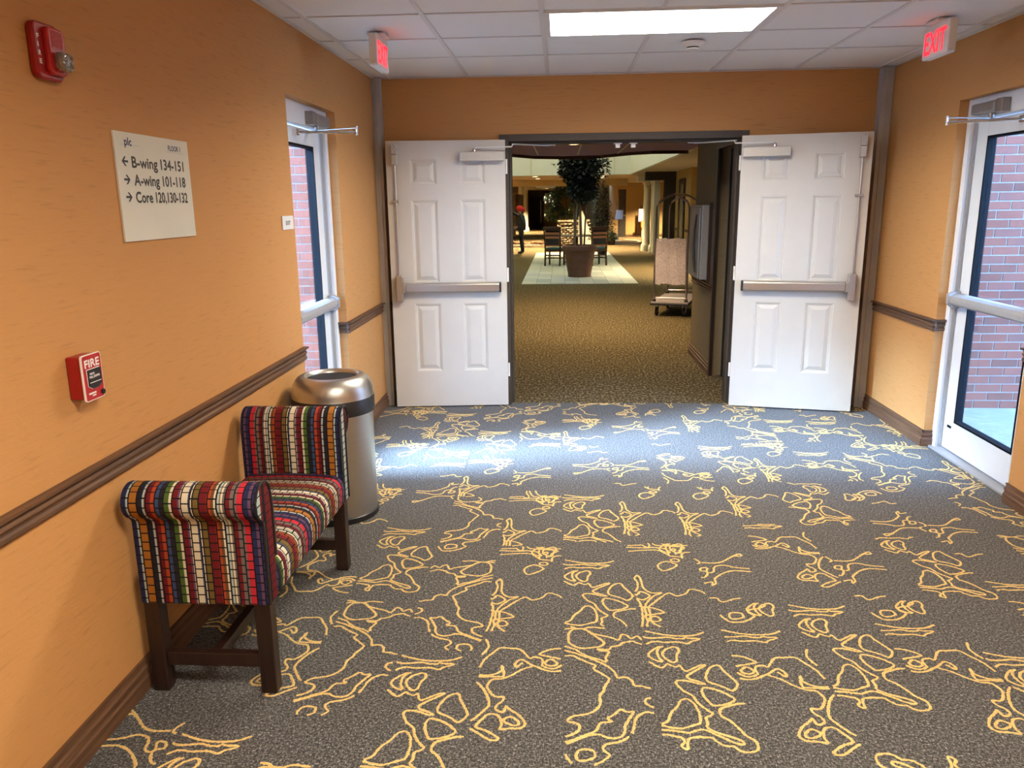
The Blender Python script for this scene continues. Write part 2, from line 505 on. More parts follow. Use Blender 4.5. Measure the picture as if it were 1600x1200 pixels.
def ceiling_light(y0, y1, label):
    x0, x1 = gx[3], gx[5]
    t = thing('ceiling_light', label, 'light', ((x0+x1)/2, (y0+y1)/2, HC), group='flat panel lights in the tee grid')
    f = MB()
    e = .03
    f.box(x0+.012, x1-.012, y0+.007, y0+e, HC-.004, HC+.03).box(x0+.012, x1-.012, y1-e, y1-.007, HC-.004, HC+.03)
    f.box(x0+.012, x0+.012+e, y0+e, y1-e, HC-.004, HC+.03).box(x1-.012-e, x1-.012, y0+e, y1-e, HC-.004, HC+.03)
    f.build('frame', 'tbar', t)
    MB().box(x0+.04, x1-.04, y0+e, y1-e, HC+.002, HC+.03).build('diffuser', 'panel_glow', t)
    # the panel's own light: prismatic lens, little light at flat angles
    li = bpy.data.lights.new('panel_lamp', 'AREA'); li.shape = 'RECTANGLE'; li.size = x1-x0-.08; li.size_y = y1-y0-.06
    li.energy = PANEL_W; li.color = (1.0, .93, .80); li.spread = math.radians(156)
    lo = bpy.data.objects.new('panel_lamp', li); COL.objects.link(lo); lo.parent = t; lo.location = (0, 0, -.001)
ceiling_light(gy[3], gy[2], 'glowing flat panel ceiling light in front of the double doors')
ceiling_light(gy[9], gy[8], 'added flat panel ceiling light above the camera, unseen, brightens the near wall')  # unseen panel, added to brighten the left wall and foreground
ceiling_light(gy[13], gy[12], 'added flat panel ceiling light behind the camera, unseen fill for the corridor')  # another unseen panel, added for more light from the camera side

# floor: carpet planks, each with its inlaid ochre yarn line drawing
floor = struct(MB().box(XL-.24, XR+.24, YB-.2, 6.33, -.12, -.004), 'floor', 'carpet_grey')
YARN = {
 'A': [[14,740,52,724,99,711,144,708,188,712,214,722,239,738],[1,702,17,689,51,690,94,697,118,690,148,688,161,697,178,692,216,691,200,679,181,670,167,656,149,660,123,665,83,661,48,665,29,661,7,644,-2,645],[72,630,56,629,36,615,12,582,12,561,30,541,51,532,56,537,45,557,43,589,47,610,61,627],[81,617,109,631,123,624,124,602,113,576,108,539,92,529,72,548,61,574,64,592,81,617],[0,537,16,518,37,499,51,494,71,518,86,506,103,501,113,512,121,490,130,475,155,491,184,512,206,516,187,500,167,482,151,467,131,447,134,432,152,421,172,411,186,402,165,401,142,412,113,420,93,417,86,402,93,380,104,360,118,347,132,332,142,298,156,273,177,247,181,241,174,230,158,223,155,207,156,187,150,175,159,160,185,142,219,127,241,115,252,101,244,95,225,99,200,117,174,136,152,152,136,159,113,154,91,142,62,146,30,151,3,153],[254,515,264,486,281,448,296,407,283,379,269,367,244,388,210,408,194,425,199,459,215,494,235,512,254,515],[167,360,169,329,182,299,192,283,224,288,250,300,269,318,258,337,238,356,219,369,189,381,175,379,167,360],[8,179,31,198,43,227,51,247,69,269,84,300,97,313,113,314,130,289,136,259,138,231,133,194,126,186,98,173,74,162,44,163,22,170,6,173],[0,128,22,129,53,121,68,111,66,92,57,81,65,67,75,69,78,97,86,114,107,122,139,122,159,119,168,104,189,87,215,84,230,67,253,59,281,68,290,88,287,113,265,136,247,176,229,208,207,230,205,250,218,271,253,288,281,297,307,298]],
 'B': [[-4,754,45,758,80,762,93,744,112,740,116,772,101,813,101,851],[-3,736,42,733,100,731,139,737,183,725,197,699,196,655,213,643,253,636,255,623,258,666,276,684,303,689],[-4,687,51,698,97,706,150,706,177,680,199,647],[116,852,124,814,136,777,157,760,217,753,281,741,255,709,250,687,230,682,233,661],[152,853,165,797,196,770,241,761,299,765],[212,712,229,726,236,713,221,699,212,712],[197,604,221,618,237,601,224,584,203,592,197,604],[130,536,145,569,177,588,200,575,219,551,193,518,161,495,143,496,130,536],[27,445,37,423,41,378,42,334,54,302,79,282,117,287,94,268,75,250,43,195,31,142,33,103,28,84,34,54,27,17,33,-15],[27,445,13,414,22,377,19,326,5,289,6,261,18,276,29,294,63,257,29,221,1,241,14,207,20,161,17,103,15,65,5,1],[82,4,61,-11,79,7,62,25,47,54,49,104,49,162,77,203,108,245,147,284,177,261,218,283,240,320,261,320,291,300,304,276]],
 'C': [[67,745,39,738,23,708,22,651,40,624,67,609,106,613,139,623,155,646,142,673,110,712,89,737,67,745],[3,760,27,761,58,745,83,746,113,715,149,699,185,686,211,670,226,708,245,705,261,683,284,701,295,685,302,668],[3,736,23,746,67,745],[83,746,108,758,164,752],[302,641,274,656,265,664,228,651,209,631,181,622,171,603,129,604,144,593,170,589,156,549,161,529,152,529],[3,620,28,608,49,598,66,577,95,552,129,538,157,519],[3,593,25,583,51,571,74,556,103,539,140,513,164,489,182,460,191,427,219,430,240,410,246,382,270,381,286,373,305,373,310,390],[2,553,36,557,56,540,88,518,116,497,109,477,131,453,158,425,160,411,144,373,137,346,124,319,122,271,105,241,78,221,36,209,15,192,15,180,36,175,51,162,48,138,27,118,2,106],[3,80,29,92,62,112,100,137,112,164,123,179,156,186,144,201,166,223,189,249,209,237,230,240,211,200,198,168,193,137,179,113,154,105,129,111,110,122,79,115,44,96,7,72],[205,115,177,91,142,80,122,67,123,49,139,28,121,6,94,-15,63,-25,32,-22,16,2,3,29],[63,51,45,42,38,20,44,1,68,2,88,12,96,26,87,47,63,51],[216,130,225,165,233,201,249,224,271,238,305,233],[306,313,282,312,272,294,283,274,304,264,300,283,306,313]],
 'D': [[-7,594,-2,583,29,580,59,568,85,546,77,535,40,524,4,512],[25,494,40,509,55,505,65,485,53,470,33,470,22,481,25,494],[2,478,20,459,43,451,74,467,74,501,87,518,107,522,123,515,159,569,195,576,236,578,260,543,286,500,299,452,300,406,256,404,221,430,220,463,210,402,232,394,301,392],[0,444,31,434,62,440,89,458,111,470,153,504,174,475,168,456,148,484],[109,463,148,441,177,410,213,384,248,377,261,351,260,325,233,281,202,280,205,255,223,232,220,208,197,199,190,230,177,214,142,181,123,142,139,120,167,118,201,112,198,138,210,176,239,189,257,170,280,123,244,103,204,69,229,60,268,90,308,120],[301,361,268,308,248,241,263,202,282,172,306,142],[145,150,165,174,184,171,193,152,168,136,148,135,145,150],[295,633,280,590,290,549,304,520]],
 'E': [[-82,590,-48,562,-18,548,23,479,-45,449,-96,407,-113,354,-120,291,-92,255,-102,207,-143,205,-171,240],[30,480,110,483,176,541,222,579,228,558,180,556],[-95,243,-26,332,18,334,41,386,12,398,20,425,47,426,38,386,67,387,84,441,128,456,174,437,235,426],[-169,175,-112,183,-68,232,-7,271,43,291,40,260,60,285,62,323,108,376,162,404,237,396],[-96,155,-62,128,-59,157,-22,141,34,149,53,116,103,141,136,150]],
}
PW, PL = .305, .785
def smooth_line(flat):
    P = [Vector((flat[i]/1000, flat[i+1]/1000)) for i in range(0, len(flat), 2)]
    closed = (P[0]-P[-1]).length < .004
    out = []
    n = len(P)
    for i in range(n-1):
        p0 = P[i-1] if i else (P[-2] if closed else P[0]); p1, p2 = P[i], P[i+1]
        p3 = P[i+2] if i+2 < n else (P[1] if closed else P[-1])
        m = max(2, int((p2-p1).length/.005))
        for k in range(m):
            t = k/m
            out.append(.5*((2*p1) + (p2-p0)*t + (2*p0-5*p1+4*p2-p3)*t*t + (3*p1-p0-3*p2+p3)*t**3))
    out.append(P[-1])
    rnd = random.Random(len(out))
    return [p + Vector((rnd.uniform(-.0012,.0012), rnd.uniform(-.0012,.0012))) for p in out]
LINES = {k: [smooth_line(q) for q in v] for k, v in YARN.items()}
def moved(k, i, dx, dy): return [[p + Vector((dx, dy)) for p in q] for q in LINES[k][i:i+2]]
LINES['E'] += moved('A', 2, .13, -.52) + moved('C', 9, .02, -.02)
LINES['B'] += moved('A', 2, .15, .15) + moved('D', 0, .02, -.42)
LINES['D'] += moved('A', 0, -.01, .02)
def yarn_mesh(design, flip, off, x0, x1, l):
    """ribbons of the design clipped to a plank x0..x1 wide and l long; off moves the drawing along the plank"""
    mb = MB(); rnd = random.Random(3)
    for q in LINES[design]:
        pts = []
        for p in q:
            x, y = p.x, p.y
            if flip & 1: x, y = PW-x, PL-y
            if flip & 2: x = PW-x
            pts.append(Vector((x, y+off)))
        run = []
        def flush(run):
            if len(run) < 8: return
            o = len(mb.v)
            for i, p in enumerate(run):
                t = run[min(i+1, len(run)-1)] - run[max(i-1, 0)]
                if t.length < 1e-9: t = Vector((1, 0))
                t.normalize(); n = Vector((-t.y, t.x))
                h = .0048 + rnd.uniform(-.0014, .0012)
                a, b = p + n*h, p - n*h
                mb.v += [(a.x, a.y, .0002), (p.x, p.y, .0024), (b.x, b.y, .0002)]
            for i in range(len(run)-1):
                k = o+3*i
                mb.f += [(k, k+3, k+4, k+1), (k+1, k+4, k+5, k+2)]
        for p in pts:
            if x0+.004 <= p.x <= x1-.004 and .003 <= p.y <= l-.003: run.append(p)
            else: flush(run); run = []
        flush(run)
    return mb
# column -> (y of a plank joint, list of (design, flip, offset) from near to far)
COLS = {0: (2.008, [('C',0,.022),('A',0,-.153)]), 1: (2.008, [('A',0,.022),('B',0,.0)]), 2: (2.008, [('D',0,.022),('E',0,.1)]),
        3: (2.262, [('A',0,-.006),('D',0,.05)]), 4: (2.10, [('D',0,.0),('E',0,.05)]), -2: (1.812, [('A',0,.012),('C',2,0)]),
        -1: (1.95, [('D',2,.1),('B',0,0)]), -3: (2.2, [('C',0,0),('A',0,0)])}
plank_cache, yarn_cache = {}, {}
rnd = random.Random(21)
for c in range(-5, 9):
    x0, x1 = .012+PW*c, .012+PW*(c+1)
    cx0, cx1 = max(x0, XL-.06), min(x1, XR+.09)
    if cx1 - cx0 < .03: continue
    j0, seq = COLS.get(c, (1.6+rnd.random()*.78, []))
    k = -2
    while True:
        y0 = j0 + k*PL; y1 = y0 + PL
        if 0 <= k < len(seq): d, fl, off = seq[k]
        else: d, fl, off = rnd.choice('ABCDE'), rnd.choice((0,0,0,1,2)), rnd.choice((0, -.1, .1, -.2))
        k += 1
        if y1 < .3: continue
        if y0 > 6.33: break
        cy1 = min(y1, 6.33)
        if cy1 - y0 < .04: break
        l = cy1-y0; a, b = cx0-x0, cx1-x0
        key = (round(a,3), round(b,3), round(l,3))
        if key not in plank_cache:
            p = MB().box(a+.0006, b-.0006, .0006, l-.0006, -.004, 0).build('carpet_plank', 'carpet_grey', None)
            p.parent = floor; p.location = (x0, y0, 0); plank_cache[key] = p
        else: p = inst(plank_cache[key], 'carpet_plank', floor, (x0, y0, 0))
        yk = key + (d, fl, off)
        if yk not in yarn_cache:
            mb = yarn_mesh(d, fl, off, a, b, l)
            if not mb.v: continue
            g = mb.build('yarn_pattern', 'yarn_ochre', None)
            g.parent = p; yarn_cache[yk] = g
        else: inst(yarn_cache[yk], 'yarn_pattern', p, (0,0,0))

# mouldings ---------------------------------------------------------
RAIL = [(0,.784),(.012,.784),(.015,.790),(.015,.800),(.008,.806),(.010,.814),(.018,.822),(.018,.828),(.010,.834),(.016,.844),(.028,.848),(.030,.858),(0,.858)]
BASE = [(0,0),(.021,0),(.021,.050),(.015,.055),(.013,.070),(.018,.074),(.018,.082),(.010,.086),(.008,.100),(.012,.103),(.012,.110),(0,.110)]
def run_y(name, prof, xw, s, y0, y1, mat='trim_wood'):
    return struct(MB().prism(prof, lambda d, z, h: (xw + s*d, h, z), y0, y1), name, mat)
def run_x(name, prof, yw, x0, x1, mat='trim_wood_x', s=-1):
    return struct(MB().prism(prof, lambda d, z, h: (h, yw + s*d, z), x0, x1), name, mat)
run_y('trim_1', RAIL, XL, 1, YB, LO[0]+.006); run_y('trim_2', RAIL, XL, 1, LO[1]-.02, 6.215)
run_x('trim_3', RAIL, LO[1], XL-.055, XL+.02)
run_y('trim_4', RAIL, XR, -1, YB, RO[0]+.006); run_y('trim_5', RAIL, XR, -1, RO[1]-.02, 6.215)
run_x('trim_6', RAIL, RO[1], XR-.02, XR+.055)
run_x('trim_7', RAIL, YF, XL+.065, -.475); run_x('trim_8', RAIL, YF, 1.427, XR-.085)
run_y('baseboard_left', BASE, XL, 1, YB, LO[0]+.004); run_y('baseboard_left', BASE, XL, 1, LO[1]-.012, 6.215)
run_x('baseboard_left', BASE, LO[1], XL-.055, XL+.012)
run_y('baseboard_right', BASE, XR, -1, YB, RO[0]+.004); run_y('baseboard_right', BASE, XR, -1, RO[1]-.012, 6.215)
run_x('baseboard_right', BASE, RO[1], XR-.012, XR+.055)
run_x('baseboard_far', BASE, YF, XL+.065, -.475); run_x('baseboard_far', BASE, YF, 1.427, XR-.085)
# grey steel cover posts in the two far corners
for x0, x1 in ((XL+.002, XL+.064), (XR-.087, XR-.004)):
    p = MB().box(x0, x1, 6.222, 6.298, 0, HC-.004)
    m = (x0+x1)/2
    p.box(m-.012, m+.012, 6.216, 6.222, 0, HC-.004)
    p = struct(p, 'trim_9', 'post_grey')
    for z in (.5, 1.35, 2.2): MB().lathe([(.006,0),(.006,.003),(.003,.005)], (0,0,0), 8).build('screw', 'steel', None).parent = p
    for ch, z in zip(p.children, (.5, 1.35, 2.2)): ch.rotation_euler = (PI/2,0,0); ch.location = (m, 6.216, z)

# dark brown frame of the double doors
fr = thing('trim_10', 'dark brown metal frame around the open double doors', 'door frame', (.476, 6.3, 0), kind='structure')
del fr['category']
for x0, x1, a, b in ((-.475, -.402, -.402, -.385), (1.370, 1.427, 1.353, 1.370)):
    MB().box(x0, x1, 6.275, 6.53, 0, 2.145).box(a, b, 6.36, 6.47, 0, 2.092).build('jamb', 'frame_brown', fr, bevel=.003)
MB().box(-.402, 1.370, 6.275, 6.53, 2.092, 2.145).box(-.385, 1.353, 6.36, 6.47, 2.075, 2.092).build('head', 'frame_brown', fr, bevel=.003)
for x in (.445, .565):
    MB().cbox((x, 6.40, 2.072), (.062, .05, .008)).cbox((x, 6.40, 2.055), (.034, .04, .03)).build('latch_strike', 'white_ink', fr)

# ------------------------------------------------------------------ the two white six-panel leaves
def panel_leaf(name, hinge, ang, s, label):
    """local frame: x runs from the hinge to the free edge, -y is the face towards the corridor; s = +1 opens to the right"""
    t = thing(name, label, None, hinge, ang, kind='structure', local=True)
    W, H0, H1, T = .915, .012, 2.102, .045
    f = (lambda x: x) if s > 0 else (lambda x: -x)
    def box(mb, x0, x1, y0, y1, z0, z1):
        a, b = sorted((f(x0), f(x1))); return mb.box(a, b, y0, y1, z0, z1)
    cols = [(.158, .352), (.530, .735)]
    rows = [(.305, .855), (1.02, 1.66), (1.775, 1.965)]
    xs = sorted({0, W, *[v for c in cols for v in c]}); zs = sorted({H0, H1, *[v for r in rows for v in r]})
    lf = MB()
    box(lf, 0, W, -T+.012, 0, H0, H1)
    for i in range(len(xs)-1):
        for j in range(len(zs)-1):
            if any(abs(xs[i]-c[0]) < 1e-6 for c in cols) and any(abs(zs[j]-r[0]) < 1e-6 for r in rows): continue
            box(lf, xs[i], xs[i+1], -T, -T+.012, zs[j], zs[j+1])
    leaf = lf.build('leaf', 'white_paint', t)
    for c in cols:
        for r in rows:
            rings = []
            for ins, d in ((0, 0), (.006, .003), (.010, .003), (.016, .010), (.026, .010), (.030, .008), (.052, .001)):
                a, b = c[0]+ins, c[1]-ins; z0, z1 = r[0]+ins, r[1]-ins
                q = [(f(a), -T+d, z0), (f(b), -T+d, z0), (f(b), -T+d, z1), (f(a), -T+d, z1)]
                rings.append(q)
            p = MB(); p.loft(rings, True, False); n = len(p.v)
            p.f.append((n-4, n-3, n-2, n-1))
            p.build('panel', 'white_paint', t)
    # exit device
    b = MB(); box(b, .055, .80, -T-.062, -T-.012, .952, 1.015); bar = b.build('push_bar', 'steel', t, bevel=.008)
    b = MB(); box(b, .045, .062, -T-.066, -T, .945, 1.022); b.build('end_cap', 'black_plastic', bar, bevel=.004)
    b = MB(); box(b, .06, .80, -T-.018, -T, .945, 1.022); b.build('mounting_rail', 'steel', bar)
    b = MB(); box(b, .80, .825, -T-.066, -T, .945, 1.022); b.build('bar_collar', 'steel', bar, bevel=.004)
    b = MB(); box(b, .818, .872, -T-.058, -T, .88, 1.085); b.build('latch_housing', 'steel', t, bevel=.006)
    b = MB(); b.tube([(f(.848), -T-.02, 1.085), (f(.848), -T-.02, 1.94)], .0065, 8); b.build('vertical_rod', 'steel', t, smooth=True)
    b = MB(); box(b, .82, .876, -T-.03, -T, 1.645, 1.663); b.build('rod_guide', 'steel', t, bevel=.003)
    b = MB(); box(b, .828, .868, -T-.05, -T, 1.925, 2.0); box(b, .828, .868, -T-.056, -T, 2.003, 2.07); b.tube([(f(.848), -T-.025, 2.07), (f(.848), -T-.025, 2.088)], .006, 8)
    b.build('top_latch', 'closer_tan', t, bevel=.005)
    # closer and its arm
    b = MB(); box(b, .012, .348, -T-.068, -T, 1.945, 2.012); cl = b.build('closer_body', 'closer_tan', t, bevel=.004)
    b = MB(); b.lathe([(.014,0),(.014,.022),(.009,.03)], (f(.235), -T-.035, 2.012), 12); b.build('closer_shaft', 'chrome', cl, smooth=True)
    b = MB(); b.tube([(f(.235), -T-.035, 2.036), (f(.215), -T-.04, 2.045), (f(-.05), -T-.075, 2.045), (f(-.058), -T-.075, 2.066)], .0075, 8, flat=.7); b.build('closer_arm', 'white_ink', cl, smooth=True)
    for z in (.25, 1.02, 1.85):
        b = MB(); b.tube([(f(-.008), -.03, z), (f(-.008), -.03, z+.11)], .008, 8); b.build('hinge', 'white_ink', t, smooth=True)
    return t
dl = math.atan2(.075, .92)
panel_leaf('door_1', (-.428, 6.262, 0), dl, -1, 'white six-panel door swung open on the left of the doorway, push bar across')
dr = -math.atan2(.185, .895)
panel_leaf('door_2', (1.372, 6.27, 0), dr, 1, 'white six-panel door swung open on the right of the doorway, push bar across')
# the second arms of the closers, from elbow to the door head
for x, y0, s in ((-.37, 6.19, -1), (1.315, 6.19, 1)):
    b = MB(); xe = x - s*.28
    b.tube([(x+s*.0, y0, 2.066), (xe, 6.38, 2.064)], .006, 6).cbox((xe, 6.385, 2.068), (.10, .03, .008))
    b.build('closer_link', 'grey_alu', fr)

# ------------------------------------------------------------------ glazed white side doors
def side_door(name, s, xw, y0, y1, label, mir):
    """s = outward direction along x; d = depth from the wall face"""
    t = thing(name, label, None, (xw + s*.1, (y0+y1)/2, 0), kind='structure')
    def bx(mb, d0, d1, a, b, z0, z1):
        x = sorted((xw+s*d0, xw+s*d1)); return mb.box(x[0], x[1], a, b, z0, z1)
    J = .05
    for a, b, e in ((y0, y0+J, 1), (y1-J, y1, -1)):
        m = bx(MB(), .056, .15, a, b, 0, TO)
        p = m.build('frame_jamb', 'white_alu', t, bevel=.003)
        c = (b if e > 0 else a)
        bx(MB(), .074, .092, min(c, c+e*.006), max(c, c+e*.006), 0, 2.085).build('stop_strip', 'grey_alu', p)
    bx(MB(), .056, .15, y0+J, y1-J, 2.088, TO).build('frame_header', 'white_alu', t, bevel=.003)
    bx(MB(), .03, .17, y0, y1, -.004, .012).build('threshold', 'grey_alu', t, bevel=.004)
    a, b = y0+J+.004, y1-J-.004
    st = .125
    zb, zt, zl = .21, 1.985, .018
    leaf = bx(MB(), .10, .145, a, a+st, zl, 2.08).build('stile', 'white_alu', t, bevel=.003)
    bx(MB(), .10, .145, b-st, b, zl, 2.08).build('stile', 'white_alu', t, bevel=.003)
    bx(MB(), .10, .145, a+st, b-st, zl, zb).build('bottom_rail', 'white_alu', t, bevel=.003)
    bx(MB(), .10, .145, a+st, b-st, zt, 2.08).build('top_rail', 'white_alu', t, bevel=.003)
    g = MB()
    e = .012
    bx(g, .098, .148, a+st, a+st+e, zb, zt); bx(g, .098, .148, b-st-e, b-st, zb, zt)
    bx(g, .098, .148, a+st+e, b-st-e, zb, zb+e); bx(g, .098, .148, a+st+e, b-st-e, zt-e, zt)
    g.build('gasket', 'gasket', t)
    bx(MB(), .120, .126, a+st+e, b-st-e, zb+e, zt-e).build('pane', 'glass', t)
    # push bar
    q = [(.096,.955),(.05,.962),(.034,.975),(.030,1.0),(.036,1.022),(.06,1.034),(.096,1.036)]
    MB().prism(q, lambda d, z, h: (xw+s*d, h, z), a+.05, b-.03).build('push_bar', 'grey_alu', t, bevel=.003)
    q2 = [(.098,.94),(.045,.95),(.024,.97),(.024,1.03),(.05,1.045),(.098,1.05)]
    MB().prism(q2, lambda d, z, h: (xw+s*d, h, z), b-.03, b+.004).build('bar_end', 'grey_alu', t, bevel=.004)
    # surface closer
    cl = bx(MB(), .0, .056, 4.80, 5.06, 2.10, 2.165).build('closer_body', 'closer_grey', t, bevel=.012)
    bx(MB(), .008, .056, 4.73, 4.80, 2.095, 2.17).build('closer_plate', 'closer_grey', cl, bevel=.003)
    m = MB(); m.lathe([(.016,2.07),(.016,2.10),(.010,2.10)], (xw+s*.03, 4.87, 0), 12); m.build('closer_shaft', 'closer_grey', cl, smooth=True)
    ex, ey = (xw - s*.245, mir)
    m = MB(); m.tube([(xw+s*.03, 4.87, 2.072), (ex, ey, 2.072)], .010, 8, flat=.45); m.tube([(ex, ey, 2.03), (ex, ey, 2.082)], .009, 8)
    m.tube([(ex, ey, 2.045), (xw+s*.085, 4.64, 2.045)], .008, 8)
    m.cbox((xw+s*.09, 4.64, 2.045), (.03, .05, .035))
    m.build('closer_arm', 'chrome', cl, smooth=True)
    bx(MB(), .094, .10, b-.10, b-.055, .165, .18).build('weep_plate', 'gasket', t)
    for z in (.3, 1.8):
        MB().tube([(xw+s*.098, y0+J-.004, z), (xw+s*.098, y0+J-.004, z+.12)], .008, 8).build('hinge', 'white_alu', t, smooth=True)
    return t
side_door('door_3', -1, XL, LO[0], LO[1], 'white framed glass exit door in the left wall, brick wall outside', 4.756)
side_door('door_4', 1, XR, RO[0], RO[1], 'white framed glass exit door in the right wall, brick wall outside', 4.81)

# ------------------------------------------------------------------ outside: brick return walls and paving
BW, BH, JT = .203, .0677, .010
def brick_wall(name, x0, x1, side, label):
    yw = 6.285
    wl = MB().box(x0, x1, yw, yw+.2, -.3, 2.36).build(name, 'mortar', kind='structure', label=label)
    full = half = None
    nrow = 35
    for r in range(nrow):
        z = -.02 + r*BH
        off = 0 if r % 2 else BW/2
        x = x0 - off
        while x < x1 - .02:
            a, b = max(x, x0), min(x+BW-JT, x1)
            x += BW
            if b - a < .03: continue
            key = round(b-a, 3)
            if key not in bcache:
                o = MB().box(0, b-a, -.006, .03, 0, BH-JT).build('brick', 'brick', None)
                o.parent = wl; o.location = (a, yw, z); bcache[key] = o
            else: inst(bcache[key], 'brick', wl, (a, yw + random.uniform(-.001,.001), z))
    return wl
bcache = {}
brick_wall('wall_exterior_right', 2.60, 4.20, 1, None)
brick_wall('wall_exterior_left', -3.01, -1.60, -1, None)
def beyond(x0, x1, z0, z1, name): struct(MB().box(x0, x1, 6.285, 6.5, z0, z1), name, 'brick_pattern')
beyond(4.20, 12, -.3, 6, 'wall_exterior_right'); beyond(2.60, 4.20, 2.36, 6, 'wall_exterior_right')
beyond(-12, -3.01, -.3, 6, 'wall_exterior_left'); beyond(-3.01, -1.60, 2.36, 6, 'wall_exterior_left')
struct(MB().box(2.58, 12, -8, 6.285, -.3, -.02), 'floor_exterior_right', 'concrete')
struct(MB().box(-12, -1.585, -8, 6.285, -.3, -.02), 'floor_exterior_left', 'concrete')
# ------------------------------------------------------------------ the lobby shell
CL = 2.50
struct(MB().box(-9, 9, 6.33, 60, -.15, -.002), 'floor_lobby', 'carpet_brown')
lobf = bpy.data.objects['floor_lobby']
# pale stone inlay, tile by tile
rnd = random.Random(5)
tx0, tx1, ty0, ty1 = -.80, 1.60, 16.12, 26.5
nx = 8; tw = (tx1-tx0)/nx
tm = [MB().box(0, tw-.006, 0, .61, 0, .004).build('stone_tile', m, None) for m in ('inlay', 'inlay_b', 'inlay_c')]
for o in tm: o.parent = lobf
first = [True]*3
for c in range(nx):
    y = ty0 - (c % 3)*.2
    while y < ty1 - .05:
        k = rnd.choice((0,0,0,1,2,2))
        a, b = max(y, ty0), min(y+.61, ty1)
        if b - a > .1:
            if first[k]: o = tm[k]; first[k] = False
            else: o = inst(tm[k], 'stone_tile', lobf, (0,0,0))
            o.location = (tx0+c*tw, a, -.001); o.scale = (1, (b-a-.006)/.61, 1)
        y += .615
# a thin pale curve inlaid in the carpet
pts = [(2.0+1.35*math.sin(a), 33.9-2.1*math.cos(a)) for a in [i*PI/14 for i in range(0, 12)]]
m = MB(); m.loft([[(x-.07, y, -.002), (x+.07, y+.05, -.002), (x+.07, y+.05, .002), (x-.07, y, .002)] for x, y in pts]); m.build('inlaid_curve', 'cream', lobf)

# vestibule ceiling (mauve) with its curved dark edge, then the skylight well, then the far ceilings
edge = [(-4, 13.4), (-.9, 14.65), (-.5, 15.45), (.05, 15.75), (.75, 15.6), (1.25, 14.75), (1.6, 14.45), (2.25, 14.5)]
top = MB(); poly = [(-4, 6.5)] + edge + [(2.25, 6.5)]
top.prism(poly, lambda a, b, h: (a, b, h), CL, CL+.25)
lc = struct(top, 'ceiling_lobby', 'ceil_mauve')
e2 = MB()
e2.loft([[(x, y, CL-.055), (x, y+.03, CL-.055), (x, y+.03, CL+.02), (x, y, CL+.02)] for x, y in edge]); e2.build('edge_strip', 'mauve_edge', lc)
for x in (-.42, .32, 1.05):
    MB().box(x-.012, x+.012, 6.5, 15.2, CL-.004, CL).build('grid_bar', 'tbar', lc)
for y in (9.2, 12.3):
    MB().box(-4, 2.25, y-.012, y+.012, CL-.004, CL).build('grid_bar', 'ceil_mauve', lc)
struct(MB().box(2.35, 9, 6.5, 27, CL, CL+.25).box(2.25, 2.35, 6.5, 14.4, CL, CL+.25), 'ceiling_lobby', 'ceil_lobby')
struct(MB().box(-9, -4.1, 6.5, 60, CL, CL+.25).box(-4.1, 2.35, 26.5, 31.6, CL, CL+.25).box(2.35, 9, 27, 60, CL, CL+.25), 'ceiling_lobby', 'ceil_lobby')
struct(MB().box(-4, 2.25, 31.9, 38, 2.42, CL+.25).box(-4, -1.25, 38, 44, 2.42, CL+.25).box(-.1, 2.25, 38, 44, 2.42, CL+.25).box(-4, 2.25, 44, 60, 2.42, CL+.25), 'ceiling_lobby', 'ceil_lobby')
struct(MB().box(-4, 2.6, 31.55, 31.9, 2.26, CL+.1), 'trim_11', 'cream')
# skylight wells
wl = MB().box(-4.1, 2.35, 26.4, 26.5, CL+.0, 5.2).box(2.25, 2.35, 14.4, 26.4, CL+.0, 5.2).box(-4.1, -4, 13, 26.4, CL, 5.2).box(-4.1, 2.35, 13.0, 13.1, CL+.25, 5.2)
well = struct(wl, 'wall_skylight', 'well_white')
for x in (-.955, 1.74): MB().box(x-.02, x+.02, 26.385, 26.4, CL+.02, 5.2).build('seam_strip', 'cream_white', well)
struct(MB().box(-4.1, 2.35, 13.0, 26.5, 5.2, 5.22), 'window_1', 'skylight_pane')
struct(MB().box(-1.35, -1.25, 37.9, 44.1, CL, 4.2).box(-.1, 0, 37.9, 44.1, CL, 4.2).box(-1.25, -.1, 44, 44.1, CL, 4.2).box(-1.25, -.1, 37.9, 38, CL, 4.2), 'wall_skylight', 'well_white')
struct(MB().box(-1.35, 0, 37.9, 44.1, 4.2, 4.22), 'window_2', 'skylight_pane')

# lobby walls
struct(MB().box(-9, -1.7, 6.5, 6.7, 0, CL).box(2.7, 9, 6.5, 6.7, 0, CL), 'wall_lobby_near', 'wall_tan')
struct(MB().box(-4.6, -4.4, 6.7, 60, 0, CL), 'wall_lobby_left', 'wall_gold')
struct(MB().box(8.8, 9, 6.7, 60, 0, CL), 'wall_lobby_right', 'wall_gold')
back = struct(MB().box(-5, 9, 54, 54.2, 0, CL), 'wall_lobby_far', 'wall_gold')
MB().box(-2.2, 2.5, 53.9, 54, 2.13, CL).build('dark_band', 'wall_brownhead', back)
# dark far door
d5 = thing('door_5', 'dark brown door in the far lobby wall, left of the trees', None, (-1.65, 53.9, 0), kind='structure')
MB().box(-2.20, -2.08, 53.85, 54, 0, 2.14).box(-1.22, -1.10, 53.85, 54, 0, 2.14).box(-2.08, -1.22, 53.85, 54, 2.06, 2.14).build('casing', 'wall_brownhead', d5)
MB().box(-2.08, -1.22, 53.93, 53.98, 0, 2.06).build('leaf', 'black', d5)
MB().box(-1.34, -1.30, 53.88, 53.93, .3, 1.8).build('pull_handle', 'steel', d5)
